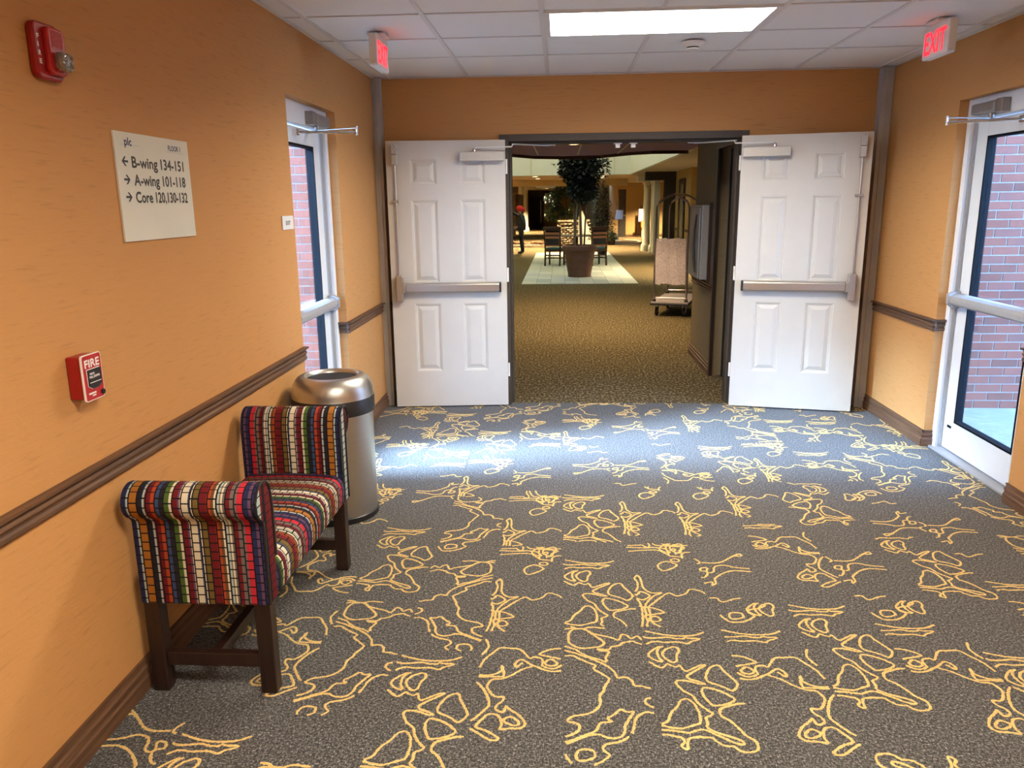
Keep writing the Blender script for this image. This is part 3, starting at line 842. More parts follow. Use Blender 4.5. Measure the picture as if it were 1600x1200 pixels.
# short right wall beside the doorway, with an unlit doorway in it
rw = MB().box(1.425, 1.60, 7.42, 8.55, 0, CL).box(1.425, 1.60, 6.53, 7.42, 2.10, CL).box(1.425, 1.60, 6.5, 6.56, 0, CL)
struct(rw, 'wall_vestibule_right', 'wall_tan')
struct(MB().box(1.60, 2.7, 8.40, 8.55, 0, CL).box(2.55, 2.7, 6.7, 8.4, 0, CL).box(1.6, 2.55, 7.5, 7.6, 0, CL), 'wall_vestibule_back', 'wall_dark')
run_y('baseboard_vestibule', BASE, 1.425, -1, 7.42, 8.57); run_y('trim_12', RAIL, 1.425, -1, 7.42, 8.57)
struct(MB().box(1.41, 1.44, 7.37, 7.425, 0, 2.14).box(1.41, 1.44, 6.56, 7.37, 2.08, 2.14), 'trim_13', 'dark_wood')
d6 = thing('door_6', 'door just inside the doorway on the right, blackened for the unlit opening', None, (1.55, 7.0, 0), kind='structure')
MB().box(1.52, 1.565, 6.57, 7.36, .01, 2.08).build('leaf', 'black', d6)  # darkness of the unlit doorway put into the leaf's black colour
MB().box(1.505, 1.52, 6.60, 6.65, .92, 1.05).tube([(1.505, 6.625, .98), (1.47, 6.625, .98), (1.465, 6.72, .98)], .009, 8).build('lever_handle', 'chrome', d6)

# right-hand side of the lobby: lit face, mirror wall, dark recess, pilaster and columns
struct(MB().box(3.47, 9, 21.7, 24.6, 0, CL), 'wall_lobby_pier', 'wall_gold')
run_x('trim_14', RAIL, 21.7, 3.45, 5.5); run_x('baseboard_pier', BASE, 21.7, 3.45, 5.5); run_y('trim_15', RAIL, 3.47, -1, 21.7, 24.5)
mf = thing('wall_mirror', 'tall mirror in a dark frame on the lobby wall behind the luggage cart', 'mirror', (3.46, 23.1, .5))
MB().box(3.42, 3.47, 22.6, 22.75, .45, 2.25).box(3.42, 3.47, 23.45, 23.6, .45, 2.25).box(3.42, 3.47, 22.75, 23.45, 2.1, 2.25).box(3.42, 3.47, 22.75, 23.45, .45, .6).build('frame', 'chair_wood', mf)
MB().box(3.44, 3.465, 22.75, 23.45, .6, 2.1).build('glass', 'mirror', mf)
struct(MB().box(2.55, 3.47, 24.5, 24.7, 2.25, CL).box(3.12, 3.47, 24.5, 24.7, 0, 2.25), 'wall_recess', 'wall_dark')
struct(MB().box(2.93, 3.12, 25.4, 25.7, 0, 2.26), 'wall_pilaster', 'cream_white')
struct(MB().box(2.52, 2.95, 26.4, 27.6, 2.26, CL).box(2.47, 3.0, 26.35, 27.65, 2.42, CL), 'trim_16', 'cream_white')
def column(x, y, r, h, name='column'):
    prof = [(r*1.45,0),(r*1.45,.10),(r*1.35,.13),(r*1.4,.18),(r*1.15,.24),(r,.27),(r*.86,h-.22),(r*.98,h-.20),(r*.98,h-.17),(r*.9,h-.16),(r*.92,h-.10),(r*1.2,h-.07),(r*1.25,h)]
    return struct(MB().lathe(prof, (x, y, 0), 20), name, 'cream_white', smooth=True)
column(2.88, 27.0, .125, 2.26, 'trim_17'); column(3.02, 26.15, .11, 2.26, 'trim_18'); column(2.62, 40.6, .13, 2.42, 'trim_19')
# gold wall further back with a dark door
struct(MB().box(3.10, 9, 38.2, 38.4, 0, CL).box(2.3, 2.75, 38.2, 38.4, 0, CL).box(2.75, 3.10, 38.2, 38.4, 2.2, CL), 'wall_lobby_gold', 'wall_gold')
run_x('baseboard_gold', BASE, 38.2, 3.1, 6)
d7 = thing('door_7', 'dark narrow door beside the gold wall, behind the reading stand', None, (2.92, 38.25, 0), kind='structure')
MB().box(2.76, 3.09, 38.22, 38.27, 0, 2.2).build('leaf', 'wall_dark', d7)
MB().tube([(3.05, 38.2, 1.0), (3.05, 38.15, 1.0), (2.98, 38.15, 1.0)], .012, 6).build('lever_handle', 'steel', d7)
# left far corner: beam, bracket wall and pale columns
struct(MB().box(-4, -1.72, 34, 34.3, 2.05, 2.42), 'trim_20', 'wall_brownhead')
struct(MB().box(-1.78, -1.62, 33.9, 36, 1.98, 2.42), 'trim_21', 'cream_white')
struct(MB().box(-4.4, -2.25, 40, 40.2, 0, 2.42), 'wall_lobby_cream', 'cream')
column(-2.05, 47, .15, 2.42, 'trim_22'); column(-2.55, 52, .16, 2.42, 'trim_23')

# downlights
def downlight(x, y, z, r, power, label, cone=120):
    t = thing('downlight', label, 'light', (x, y, z), group='round downlights in the lobby ceiling')
    MB().lathe([(r*1.15,-.012),(r*1.15,0),(r,0),(r*.9,-.012)], (x, y, z), 20, caps=False).build('trim_ring', 'cream_white', t)
    MB().lathe([(r*.92,-.008),(r*.92,-.002)], (x, y, z), 20).build('lens', 'lamp_glow', t)
    li = bpy.data.lights.new('downlight_lamp', 'SPOT'); li.energy = power*LOBBY_W*(1 if y < 15 else 2.4); li.color = (1, .76, .42)
    li.spot_size = math.radians(cone); li.spot_blend = .6; li.shadow_soft_size = .07
    lo = bpy.data.objects.new('downlight_lamp', li); COL.objects.link(lo); lo.parent = t; lo.location = (0, 0, -.03)
for x, y, z, p, lb in ((3.30, 18.9, CL, 150, 'round downlight at the lit pier on the right of the lobby'),
                    (-.85, 27.2, CL, 120, 'round downlight left of the potted tree, nearer of two'), (-.83, 29.6, CL, 120, 'round downlight left of the potted tree, farther of two'),
                    (1.46, 27.6, CL, 110, 'round downlight right of the potted tree, nearer of two'), (1.5, 29.4, CL, 110, 'round downlight right of the potted tree, farther of two'),
                    (-.72, 33.6, 2.42, 140, 'round downlight just behind the cream beam'), (-.78, 45.2, 2.42, 200, 'small round downlight above the dark far door'),
                    (4.1, 36.3, CL, 230, 'round downlight over the gold wall'), (2.3, 47, CL, 260, 'round downlight in the far right of the lobby'), (-2.9, 45, 2.42, 200, 'round downlight over the pale columns at the far left'),
                    (.45, 9.9, CL, 95, 'round downlight in the mauve ceiling, nearest the doorway'), (.2, 12.4, CL, 75, 'round downlight in the mauve ceiling before the curved edge'),
                    (-2.6, 31, CL, 160, 'round downlight at the left of the lobby, behind the door leaf')):
    downlight(x, y, z, .10, p, lb)
# ------------------------------------------------------------------ the bench
bench = thing('upholstered_bench', 'small roll-arm bench in multicoloured striped check fabric by the orange wall', 'bench', (-1.18, 2.80, 0))
def arm(yo, s):
    """yo = outer face; s = direction from the outer face inwards (+1 near arm)"""
    prof = [(yo+s*.082, .335), (yo+s*.082, .66), (yo+s*.078, .70)]
    cy, cz, r = yo+s*.012, .702, .062
    for k in range(0, 15):
        a = math.radians(8 + k*17)
        prof.append((cy + s*r*math.cos(a), cz + r*math.sin(a)))
    prof += [(yo, .63), (yo, .335)]
    m = MB(); m.prism(prof, lambda a, b, h: (h, a, b), -1.402, -.958)
    def uv(co, f):
        if abs(f.normal.x) > .6: return (.083 + (co.y-yo)*.2, co.z)
        u = co.x + 1.402 if s > 0 else -.958 - co.x
        if abs(f.normal.z) > .7: return (u, co.z + s*(co.y - yo))
        return (u, co.z)
    m.uv = uv
    return m
def fix(mb, name):
    # normals first, then texture coordinates
    uv = mb.uv; mb.uv = None
    o = mb.build(name, 'bench_fabric', bench, smooth=True, bevel=.008, segs=2)
    me = o.data; bm = bmesh.new(); bm.from_mesh(me); bm.normal_update()
    lay = bm.loops.layers.uv.new('UVMap'); rl = root_loc(bench)
    for f in bm.faces:
        for l in f.loops: l[lay].uv = uv(Vector(l.vert.co) + rl, f)
    bm.to_mesh(me); bm.free()
    return o
a1 = fix(arm(2.305, 1), 'arm'); a2 = fix(arm(3.292, -1), 'arm')
seat = MB()
rings = []
n = 14
for i in range(n+1):
    y = 2.385 + (3.212-2.385)*i/n
    cr = .012*math.sin(PI*i/n)
    sec = [(-1.402,.335), (-.962,.335), (-.955,.35), (-.951,.40), (-.955,.435), (-.968,.458+cr*.3), (-.995,.470+cr*.6), (-1.05,.476+cr), (-1.20,.480+cr), (-1.36,.474+cr), (-1.398,.455), (-1.402,.42)]
    rings.append([(x, y, z) for x, z in sec])
seat.loft(rings)
def suv(co, f):
    return (co.y*.9 + .13, co.x if f.normal.z > .5 else co.z - .02)
seat.uv = suv
st_ = fix(seat, 'seat')
pip = MB()
for yy, s in ((2.305, 1), (3.292, -1)):
    cy, cz, r = yy+s*.012, .702, .064
    path = [(-.957, yy, .34), (-.957, yy, .63)] + [(-.957, cy + s*r*math.cos(math.radians(a)), cz + r*math.sin(math.radians(a))) for a in range(246, -1, -17)] + [(-.957, yy+s*.083, .66), (-.957, yy+s*.083, .48)]
    m = MB(); m.tube(path, .0045, 6); m.build('piping', 'black_plastic', a1 if s > 0 else a2, smooth=True)
for x0, x1 in ((-1.400, -1.345), (-1.020, -.965)):
    for y0, y1 in ((2.312, 2.364), (3.232, 3.284)):
        m = MB().box(x0, x1, y0, y1, 0, .338)
        m.build('leg', 'dark_wood', bench, bevel=.004)
for y0 in (2.322, 3.242): MB().box(-1.345, -1.020, y0, y0+.032, .095, .145).build('stretcher', 'dark_wood', bench, bevel=.003)
MB().box(-1.20, -1.165, 2.354, 3.242, .098, .140).build('stretcher', 'dark_wood', bench, bevel=.003)

# ------------------------------------------------------------------ waste bin
bin_ = thing('waste_bin', 'round brushed steel waste bin with an open domed top behind the bench', 'trash can', (-1.195, 3.93, 0))
c = (-1.195, 3.93, 0)
MB().lathe([(.203,.03),(.203,.60)], c, 48, caps=False).build('body', 'steel', bin_, smooth=True)
MB().lathe([(.200,0),(.208,.002),(.209,.030),(.203,.034)], c, 48).build('base_ring', 'black_plastic', bin_, smooth=True)
MB().lathe([(.203,.575),(.214,.578),(.216,.655),(.213,.66)], c, 48, caps=False).build('rubber_band', 'black_plastic', bin_, smooth=True)
pr = [(.214,.658)] + [(.213-.062*(1-math.cos(a)), .662+.106*math.sin(a)) for a in [i*PI/16 for i in range(0, 9)]] + [(.142,.769),(.134,.762),(.130,.745)]
MB().lathe(pr, c, 48, caps=False).build('dome_lid', 'steel', bin_, smooth=True)
MB().lathe([(.130,.75),(.128,.35),(.02,.34)], c, 40).build('inner_liner', 'black', bin_, smooth=True)

# ------------------------------------------------------------------ things on the left wall
RT, UP = (0, 1, 0), (0, 0, 1)
def wallx(d): return XL + d
sg = thing('direction_sign', 'cream directory sign with arrows and wing room numbers on the left wall', 'sign', (XL, 2.79, 1.52))
y0, y1, z0, z1 = 2.540, 3.052, 1.519, 1.873
MB().box(XL+.001, XL+.007, y0, y1, z0, z1).build('plate', 'sign_face', sg)
W, Hh = y1-y0, z1-z0
fx = XL + .0075
def T_(txt, u, v, h, wd, mat, bold=0, nm='lettering'):
    m = MB(); put_text(m, txt, (fx, y0+u*W, z1-v*Hh), RT, UP, h, wd, bold); return m.build(nm, mat, sg)
for a, b, v, ua, wa, ub, wb in (('B-wing', '134-151', .315, .185, .330, .565, .335), ('A-wing', '101-118', .480, .190, .330, .570, .335), ('Core', '120,130-132', .640, .188, .215, .450, .465)):
    T_(a, ua, v, .037, wa*W, 'dark_ink', .0015); T_(b, ub, v, .037, wb*W, 'dark_ink', .0015)
T_('FLOOR 1', .695, .118, .019, .18*W, 'navy_ink', .0006)
T_('plc', .120, .118, .026, .085*W, 'navy_ink', .001, 'emblem')
for u0_, u1_, v in ((.06,.13,.115), (.205,.30,.118), (.66,.93,.135)):
    m = MB(); m.add([(fx, y0+u0_*W, z1-v*Hh), (fx, y0+u1_*W, z1-v*Hh), (fx, y0+u1_*W, z1-v*Hh+.0012), (fx, y0+u0_*W, z1-v*Hh+.0012)], [(0,1,2,3)]); m.build('rule_line', 'faint_ink', sg)
def arrow(u, v, s):
    m = MB(); cy, cz = y0+u*W, z1-v*Hh
    P = [(-.020,.0035), (.004,.0035), (-.008,.0155), (.001,.0155), (.019,0), (.001,-.0155), (-.008,-.0155), (.004,-.0035), (-.020,-.0035)]
    q = [(fx, cy+s*a, cz+b) for a, b in P]
    m.add(q, [(1,2,3,4),(4,5,6,7),(0,1,7,8),(1,4,7)]); m.build('arrow', 'dark_ink', sg)
arrow(.10, .265, -1); arrow(.105, .43, 1); arrow(.105, .59, 1)

ps = thing('fire_pull_station', 'red fire alarm pull station with black handle above the chair rail', 'fire alarm', (XL, 2.19, 1.07))
MB().box(XL+.001, XL+.050, 2.148, 2.232, 1.078, 1.206).build('box', 'red_dark', ps, bevel=.004)
px = XL+.0505
m = MB()
def rr(y0, y1, z0, z1, r, x, n=4):
    P = []
    for cy, cz, a0 in ((y1-r, z1-r, 0), (y0+r, z1-r, 90), (y0+r, z0+r, 180), (y1-r, z0+r, 270)):
        for k in range(n+1):
            a = math.radians(a0 + 90*k/n); P.append((cy + r*math.cos(a), cz + r*math.sin(a)))
    return P
m.prism(rr(2.142, 2.238, 1.072, 1.210, .008, 0), lambda a, b, h: (h, a, b), px-.003, px+.003); m.build('border_plate', 'white_ink', ps)
m = MB(); m.prism(rr(2.1445, 2.2355, 1.0745, 1.2075, .0065, 0), lambda a, b, h: (h, a, b), px, px+.0036); m.build('face_plate', 'red_plastic', ps)
m = MB(); put_text(m, 'FIRE', (px+.004, 2.154, 1.172), RT, UP, .024, .072, .0012); m.build('lettering', 'white_ink', ps)
hp = [(2.160,1.165),(2.223,1.165),(2.223,1.118),(2.205,1.108),(2.178,1.108),(2.160,1.118)]
m = MB(); m.prism([(2.1585+ (a-2.1915)*0 + (a-2.1600)*1.05 - .0005, b + (.002 if b > 1.14 else -.002)) for a, b in hp], lambda a, b, h: (h, a, b), px+.003, px+.0045); m.build('handle_border', 'white_ink', ps)
m = MB(); m.prism(hp, lambda a, b, h: (h, a, b), px+.003, px+.008); hd = m.build('pull_handle', 'black_plastic', ps)
m = MB(); put_text(m, 'PUSH IN', (px+.0083, 2.167, 1.150), RT, UP, .006, .022, .0004); put_text(m, 'PULL DOWN', (px+.0083, 2.164, 1.140), RT, UP, .007, .050, .0005); m.box(px+.008, px+.0085, 2.163, 2.220, 1.1255, 1.1275); m.build('handle_lettering', 'white_ink', hd)
m = MB(); m.tube([(px+.002, 2.226, 1.088), (px+.009, 2.226, 1.088)], .0075, 14); m.build('key_lock', 'black', ps)
m = MB().box(px+.0036, px+.0041, 2.158, 2.194, 1.0915, 1.0965).box(px+.0036, px+.0041, 2.174, 2.192, 1.0845, 1.0885); m.build('maker_mark', 'white_ink', ps)

hs = thing('horn_strobe', 'red fire alarm horn with clear strobe lens high on the left wall', 'fire alarm', (XL, 2.24, 1.98))
m = MB(); m.prism(rr(2.178, 2.296, 1.978, 2.128, .022, 0), lambda a, b, h: (h, a, b), XL+.001, XL+.024); m.build('back_plate', 'red_dark', hs, bevel=.006)
m = MB(); m.prism(rr(2.214, 2.292, 1.992, 2.118, .018, 0), lambda a, b, h: (h, a, b), XL+.022, XL+.040); m.build('housing', 'red_plastic', hs, bevel=.006)
g = MB()
for k in range(8): g.box(XL+.040, XL+.0425, 2.232+.006*k, 2.2345+.006*k, 2.066, 2.108)
g.box(XL+.0385, XL+.041, 2.229, 2.281, 2.062, 2.112); g.build('horn_grille', 'red_light', hs)
m = MB(); m.prism(rr(2.228, 2.286, 2.004, 2.054, .014, 0), lambda a, b, h: (h, a, b), XL+.038, XL+.066); m.build('strobe_lens', 'strobe_lens', hs, bevel=.010)
m = MB()
for k, ch in enumerate('FIRE'): put_text(m, ch, (XL+.0247, 2.190, 2.082-.0215*k), RT, UP, .0125, .010 if ch != 'I' else .003, .0008)
m.build('lettering', 'white_ink', hs)
MB().box(XL+.0245, XL+.0255, 2.2075, 2.2095, 2.015, 2.10).build('accent_line', 'red_light', hs)

es = thing('small_exit_sign', 'small white tactile plate beside the left glass door', 'sign', (XL, 4.128, 1.51))
MB().box(XL+.001, XL+.006, 4.045, 4.212, 1.508, 1.578).build('plate', 'sign_white', es)
m = MB(); put_text(m, 'EXIT', (XL+.0065, 4.095, 1.532), RT, UP, .021, .068, .001); m.build('lettering', 'dark_ink', es)

# ------------------------------------------------------------------ ceiling-hung exit signs and smoke detector
def exit_sign(x, s, label, y0=4.56, y1=4.865):
    """s = direction the lit face looks along x"""
    t = thing('exit_sign', label, 'exit sign', (x, (y0+y1)/2, HC), group='illuminated exit signs under the ceiling')
    z0, z1 = 2.382, 2.556
    m = MB(); m.prism(rr(y0, y1, z0, z1, .018, 0), lambda a, b, h: (h, a, b), x-.022, x+.022); m.build('housing', 'sign_white', t, bevel=.005)
    MB().box(x-.05, x+.05, (y0+y1)/2-.07, (y0+y1)/2+.07, HC-.014, HC-.001).build('canopy', 'sign_white', t, bevel=.003)
    xf = x + s*.0235
    m = MB(); put_text(m, 'EXIT', (xf, y0+.028 if s > 0 else y1-.028, z0+.024), (0, s, 0), UP, .120, y1-y0-.060, .0032); m.build('lettering', 'exit_red', t)
    # soft red light the letters throw on the ceiling
    return t
exit_sign(-1.035, 1, 'red lit exit sign hanging near the left wall')
exit_sign(2.065, -1, 'red lit exit sign hanging near the right wall')
sd = thing('smoke_detector', 'round white smoke detector on the ceiling behind the light panel', 'smoke detector', (.80, 5.13, HC))
MB().lathe([(.07,-.003),(.068,-.012),(.045,-.028),(.040,-.032)], (.80, 5.13, HC), 28).build('base', 'sign_white', sd, smooth=True)
MB().lathe([(.036,-.030),(.036,-.040)], (.80, 5.13, HC), 24).build('sensing_slots', 'gasket', sd)
MB().lathe([(.038,-.039),(.039,-.046),(.030,-.050)], (.80, 5.13, HC), 24).build('cap', 'sign_white', sd, smooth=True)
# ------------------------------------------------------------------ inside the doorway
wc = thing('wall_cabinet', 'grey metal wall cabinet on the short wall inside the doorway', 'cabinet', (1.425, 8.05, .89))
MB().box(1.330, 1.424, 7.62, 8.25, .89, 1.59).build('body', 'cabinet_grey', wc, bevel=.006)
MB().box(1.395, 1.4245, 7.585, 7.62, .87, 1.61).build('edge_strip', 'chair_wood', wc)
dd = MB().box(1.316, 1.329, 7.66, 8.23, .90, 1.57).build('door', 'cabinet_grey', wc, bevel=.004)
MB().tube([(1.314, 7.80, 1.50), (1.304, 7.84, 1.35), (1.302, 7.85, 1.22), (1.304, 7.84, 1.08), (1.314, 7.80, .95)], .009, 8).build('curved_handle', 'black_plastic', dd, smooth=True)
sw = thing('switch_plate', 'small switch plate on the short wall between cabinet and dark doorway', 'switch', (1.425, 7.50, 1.56))
MB().box(1.419, 1.4245, 7.455, 7.535, 1.51, 1.625).build('plate', 'wall_tan', sw, bevel=.002)
MB().box(1.412, 1.419, 7.485, 7.505, 1.55, 1.585).build('toggle', 'black_plastic', sw)

# ------------------------------------------------------------------ plants
def leafy(mb, pts, size, rnd, droop=.3):
    for p in pts:
        a = rnd.uniform(0, 2*PI); l = size*rnd.uniform(.7, 1.25); w_ = l*.36
        d = Vector((math.cos(a), math.sin(a), rnd.uniform(-droop-.5, .35))).normalized()
        sd_ = d.cross(Vector((0,0,1)))
        sd_ = sd_.normalized() if sd_.length > .01 else Vector((1,0,0))
        u = sd_.cross(d)
        p = Vector(p); q = p + d*l
        m1 = p + d*l*.45
        mb.add([p, m1 + sd_*w_ + u*w_*.3, q, m1 - sd_*w_ + u*w_*.3, m1], [(0,1,4),(1,2,4),(4,2,3),(0,4,3)])
def blob(rnd, c, r, n, hollow=.35):
    out = []
    while len(out) < n:
        v = Vector((rnd.uniform(-1,1), rnd.uniform(-1,1), rnd.uniform(-1,1)))
        if hollow < v.length < 1: out.append((c[0]+v.x*r[0], c[1]+v.y*r[1], c[2]+v.z*r[2]))
    return out
rnd = random.Random(11)
pt = thing('potted_tree', 'tall multi-stemmed tree in a big terracotta pot on the pale stone inlay', 'potted tree', (.43, 17.75, .003))
c = (.43, 17.75, .003)
pot = MB().lathe([(.255,0),(.262,.02),(.258,.05),(.325,.42),(.328,.44),(.322,.46),(.345,.56),(.372,.58),(.384,.62),(.382,.68),(.36,.70),(.345,.69),(.335,.62)], c, 40, caps=False)
pot.build('pot', 'terracotta', pt, smooth=True)
MB().lathe([(.34,.62),(.1,.645),(.01,.65)], c, 24).build('soil', 'soil', pt)
tops = []
for k, (a, r) in enumerate(((.3,.10),(1.4,.15),(2.6,.13),(3.9,.16),(5.1,.12),(5.9,.05))):
    x, y = c[0]+r*math.cos(a), c[1]+r*math.sin(a)
    x2, y2 = x + .06*math.cos(a*1.7), y + .06*math.sin(a*1.3)
    MB().tube([(x, y, .60), (x+(x2-x)*.4, y+.01, 1.1), (x2, y2, 1.7), (x2+.04*math.cos(a), y2+.04*math.sin(a), 2.3)], [.024,.021,.017,.010], 7).build('stem', 'bark', pt, smooth=True)
fo = MB()
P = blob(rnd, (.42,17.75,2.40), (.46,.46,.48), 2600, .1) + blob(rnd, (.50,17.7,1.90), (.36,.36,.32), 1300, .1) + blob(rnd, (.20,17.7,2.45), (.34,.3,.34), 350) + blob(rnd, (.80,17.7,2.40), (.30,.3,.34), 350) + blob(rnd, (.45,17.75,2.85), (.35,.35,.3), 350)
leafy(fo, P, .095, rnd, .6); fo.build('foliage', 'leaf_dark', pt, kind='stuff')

ct = thing('conifer_tree', 'dark conical artificial fir tree standing behind the right chair', 'tree', (1.32, 25.2, 0))
MB().tube([(1.32,25.2,0),(1.32,25.2,2.3)], [.05,.01], 8).build('trunk', 'bark', ct)
P = []
for k in range(2600):
    z = .45 + 1.9*(1-math.sqrt(rnd.random())); r = .48*(1-(z-.45)/1.95)**.8 * rnd.uniform(.35, 1.05); a = rnd.uniform(0, 2*PI)
    P.append((1.32+r*math.cos(a), 25.2+r*math.sin(a), z))
fo = MB(); leafy(fo, P, .075, rnd, .1); fo.build('foliage', 'leaf_pine', ct, kind='stuff')
MB().lathe([(.14,0),(.17,.25),(.18,.26)], (1.32,25.2,0), 16).build('stand', 'black_plastic', ct)

gt = thing('indoor_tree', 'green leafy indoor tree behind the stone fountain', 'tree', (-.12, 33, 0))
MB().tube([(-.12,33,.2),(-.10,33,1.2),(-.12,33,1.9)], [.05,.04,.02], 8).build('trunk', 'bark', gt)
MB().tube([(.25,33.1,.2),(.27,33.1,1.3),(.25,33.1,2.1)], [.045,.035,.02], 8).build('trunk', 'bark', gt)
fo = MB(); P = blob(rnd, (-.30,33,1.75), (.36,.36,.36), 500) + blob(rnd, (-.18,32.9,1.20), (.46,.4,.36), 650) + blob(rnd, (.15,33,2.1), (.45,.4,.3), 450) + blob(rnd, (.55,33.2,1.2), (.35,.3,.5), 260)
leafy(fo, P, .13, rnd, .5); fo.build('foliage', 'leaf_mid', gt, kind='stuff')

sp = thing('small_plant', 'low bushy plant with yellow-green leaves beside the fountain', 'potted plant', (1.97, 31, 0))
MB().lathe([(.13,0),(.16,.16),(.17,.17),(.15,.17)], (1.97,31,0), 16).build('pot', 'soil', sp)
fo = MB(); leafy(fo, blob(rnd, (2.0,31,.33), (.20,.2,.20), 300, 0), .10, rnd, .2); fo.build('foliage', 'leaf_mid', sp, kind='stuff')
fo = MB(); leafy(fo, blob(rnd, (1.87,30.9,.36), (.12,.12,.15), 110, 0), .10, rnd, .2); fo.build('pale_leaves', 'leaf_light', sp, kind='stuff')

# ------------------------------------------------------------------ stone fountain
def stone_mesh(seed, d):
    r = random.Random(seed); bm = bmesh.new(); bmesh.ops.create_icosphere(bm, subdivisions=1, radius=.5)
    for v in bm.verts: v.co = Vector((v.co.x*d[0]*r.uniform(.8,1.15), v.co.y*d[1]*r.uniform(.8,1.15), v.co.z*d[2]*r.uniform(.75,1.15)))
    me = bpy.data.meshes.new('stone'); bm.to_mesh(me); bm.free(); return me
smesh = [stone_mesh(k, (.20, .16, .085)) for k in range(5)]
for k, me in enumerate(smesh): me.materials.append(MAT['stone'])
fw = thing('stone_fountain', 'dry-stacked stone fountain wall behind the table, water basin in front', 'fountain', (.45, 30.2, 0))
MB().box(-.06, 1.06, 30.15, 30.7, 0, .93).build('core', 'rock_brown', fw)
for r in range(13):
    for q in range(7):
        inst(smesh[(r*3+q) % 5], 'stone', fw, (-.48+.165*q+(.07 if r % 2 else 0)+rnd.uniform(-.02,.02), -.07+rnd.uniform(-.03,.03), .05+.072*r)).rotation_euler = (0,0,rnd.uniform(-.3,.3))
MB().box(-.10, 1.10, 30.05, 30.75, .93, .98).build('coping', 'stone', fw)
bs = thing('stone_border', 'low row of brown rocks on the floor left of the chairs', 'stone border', (-1.2, 30.6, 0))
rmesh = [stone_mesh(20+k, (.34, .3, .20)) for k in range(4)]
for me in rmesh: me.materials.append(MAT['rock_brown'])
for k in range(12): inst(rmesh[k % 4], 'rock', bs, (-1.7+.21*k+rnd.uniform(-.03,.03), rnd.uniform(-.15,.15), .09+rnd.uniform(-.02,.06)))
MB().box(-3.0, -.25, 29.6, 30.0, 0, .09).build('curb', 'stone', bs)
MB().box(-3.0, -.25, 30.0, 31.6, 0, .05).build('basin', 'rock_brown', bs)
rp = thing('sloping_panel', 'pale sloping panel rising beside the stone fountain wall', 'panel', (.95, 29, 0))
MB().prism([(.66,0),(1.22,0),(1.22,.38),(1.06,.60),(.80,1.32),(.66,1.32)], lambda a, b, h: (a, h, b), 29.0, 29.12).build('slab', 'cream_white', rp)
MB().box(.64, 1.24, 28.96, 29.16, 0, .06).build('base', 'stone', rp)

# ------------------------------------------------------------------ table and chairs on the inlay
tb = thing('side_table', 'round wooden table between the two slat-back chairs', 'table', (.42, 21.9, .003))
MB().lathe([(.50,.72),(.52,.735),(.52,.755),(.50,.76)], (.42,21.9,.003), 32).build('top', 'table_top', tb)
MB().lathe([(.05,.05),(.045,.4),(.07,.72)], (.42,21.9,.003), 14).build('pedestal', 'chair_wood', tb)
for k in range(4):
    a = k*PI/2+.4; MB().tube([(.42,21.9,.08), (.42+.32*math.cos(a), 21.9+.32*math.sin(a), .028)], [.03,.022], 6).build('foot', 'chair_wood', tb)
def slat_chair(label):
    t = thing('slat_back_chair', label, 'chair', local=True, group='slat-back chairs at the round table')
    for s in (-1, 1):
        MB().loft([[(s*.20-.02, -.24-.02, 0), (s*.20+.02, -.24-.02, 0), (s*.20+.02, -.24+.02, 0), (s*.20-.02, -.24+.02, 0)],
                   [(s*.20-.02, -.20-.02, .45), (s*.20+.02, -.20-.02, .45), (s*.20+.02, -.20+.02, .45), (s*.20-.02, -.20+.02, .45)],
                   [(s*.22-.018, -.28-.016, 1.0), (s*.22+.018, -.28-.016, 1.0), (s*.22+.018, -.28+.016, 1.0), (s*.22-.018, -.28+.016, 1.0)]]).build('leg', 'chair_wood', t)
        MB().box(s*.20-.02, s*.20+.02, .20, .24, 0, .42).build('leg', 'chair_wood', t)
        MB().box(s*.20-.012, s*.20+.012, -.22, .20, .18, .21).build('stretcher', 'chair_wood', t)
    MB().box(-.19, .19, -.02, .02, .18, .21).box(-.19, .19, -.23, -.21, .26, .29).build('stretcher', 'chair_wood', t)
    MB().box(-.21, .21, -.22, .24, .37, .42).build('seat_frame', 'chair_wood', t, bevel=.005)
    MB().box(-.20, .20, -.19, .23, .42, .475).build('seat', 'chair_teal', t, bevel=.02)
    for k, z in enumerate((.54, .64, .74, .84)):
        y = -.205 - .08*(z-.45)/.55
        MB().box(-.20, .20, y-.012, y+.008, z-.03, z+.03).build('slat', 'chair_slat', t)
    MB().box(-.225, .225, -.295, -.265, .92, 1.01).build('top_rail', 'chair_wood', t, bevel=.006)
    MB().box(-.18, .18, -.255, -.225, .55, .93).build('gap_backing', 'cloth_black', t, bevel=.01)  # black pad added behind the slats so the gaps look dark
    return t
c1 = slat_chair('dark wooden slat-back chair with teal seat left of the terracotta pot')
c1.location = (-.15, 21.0, .003); c1.rotation_euler.z = -.25
c2 = copy_tree(c1); c2['label'] = 'dark wooden slat-back chair with teal seat right of the terracotta pot'
c2.location = (.93, 21.0, .003); c2.rotation_euler.z = .38

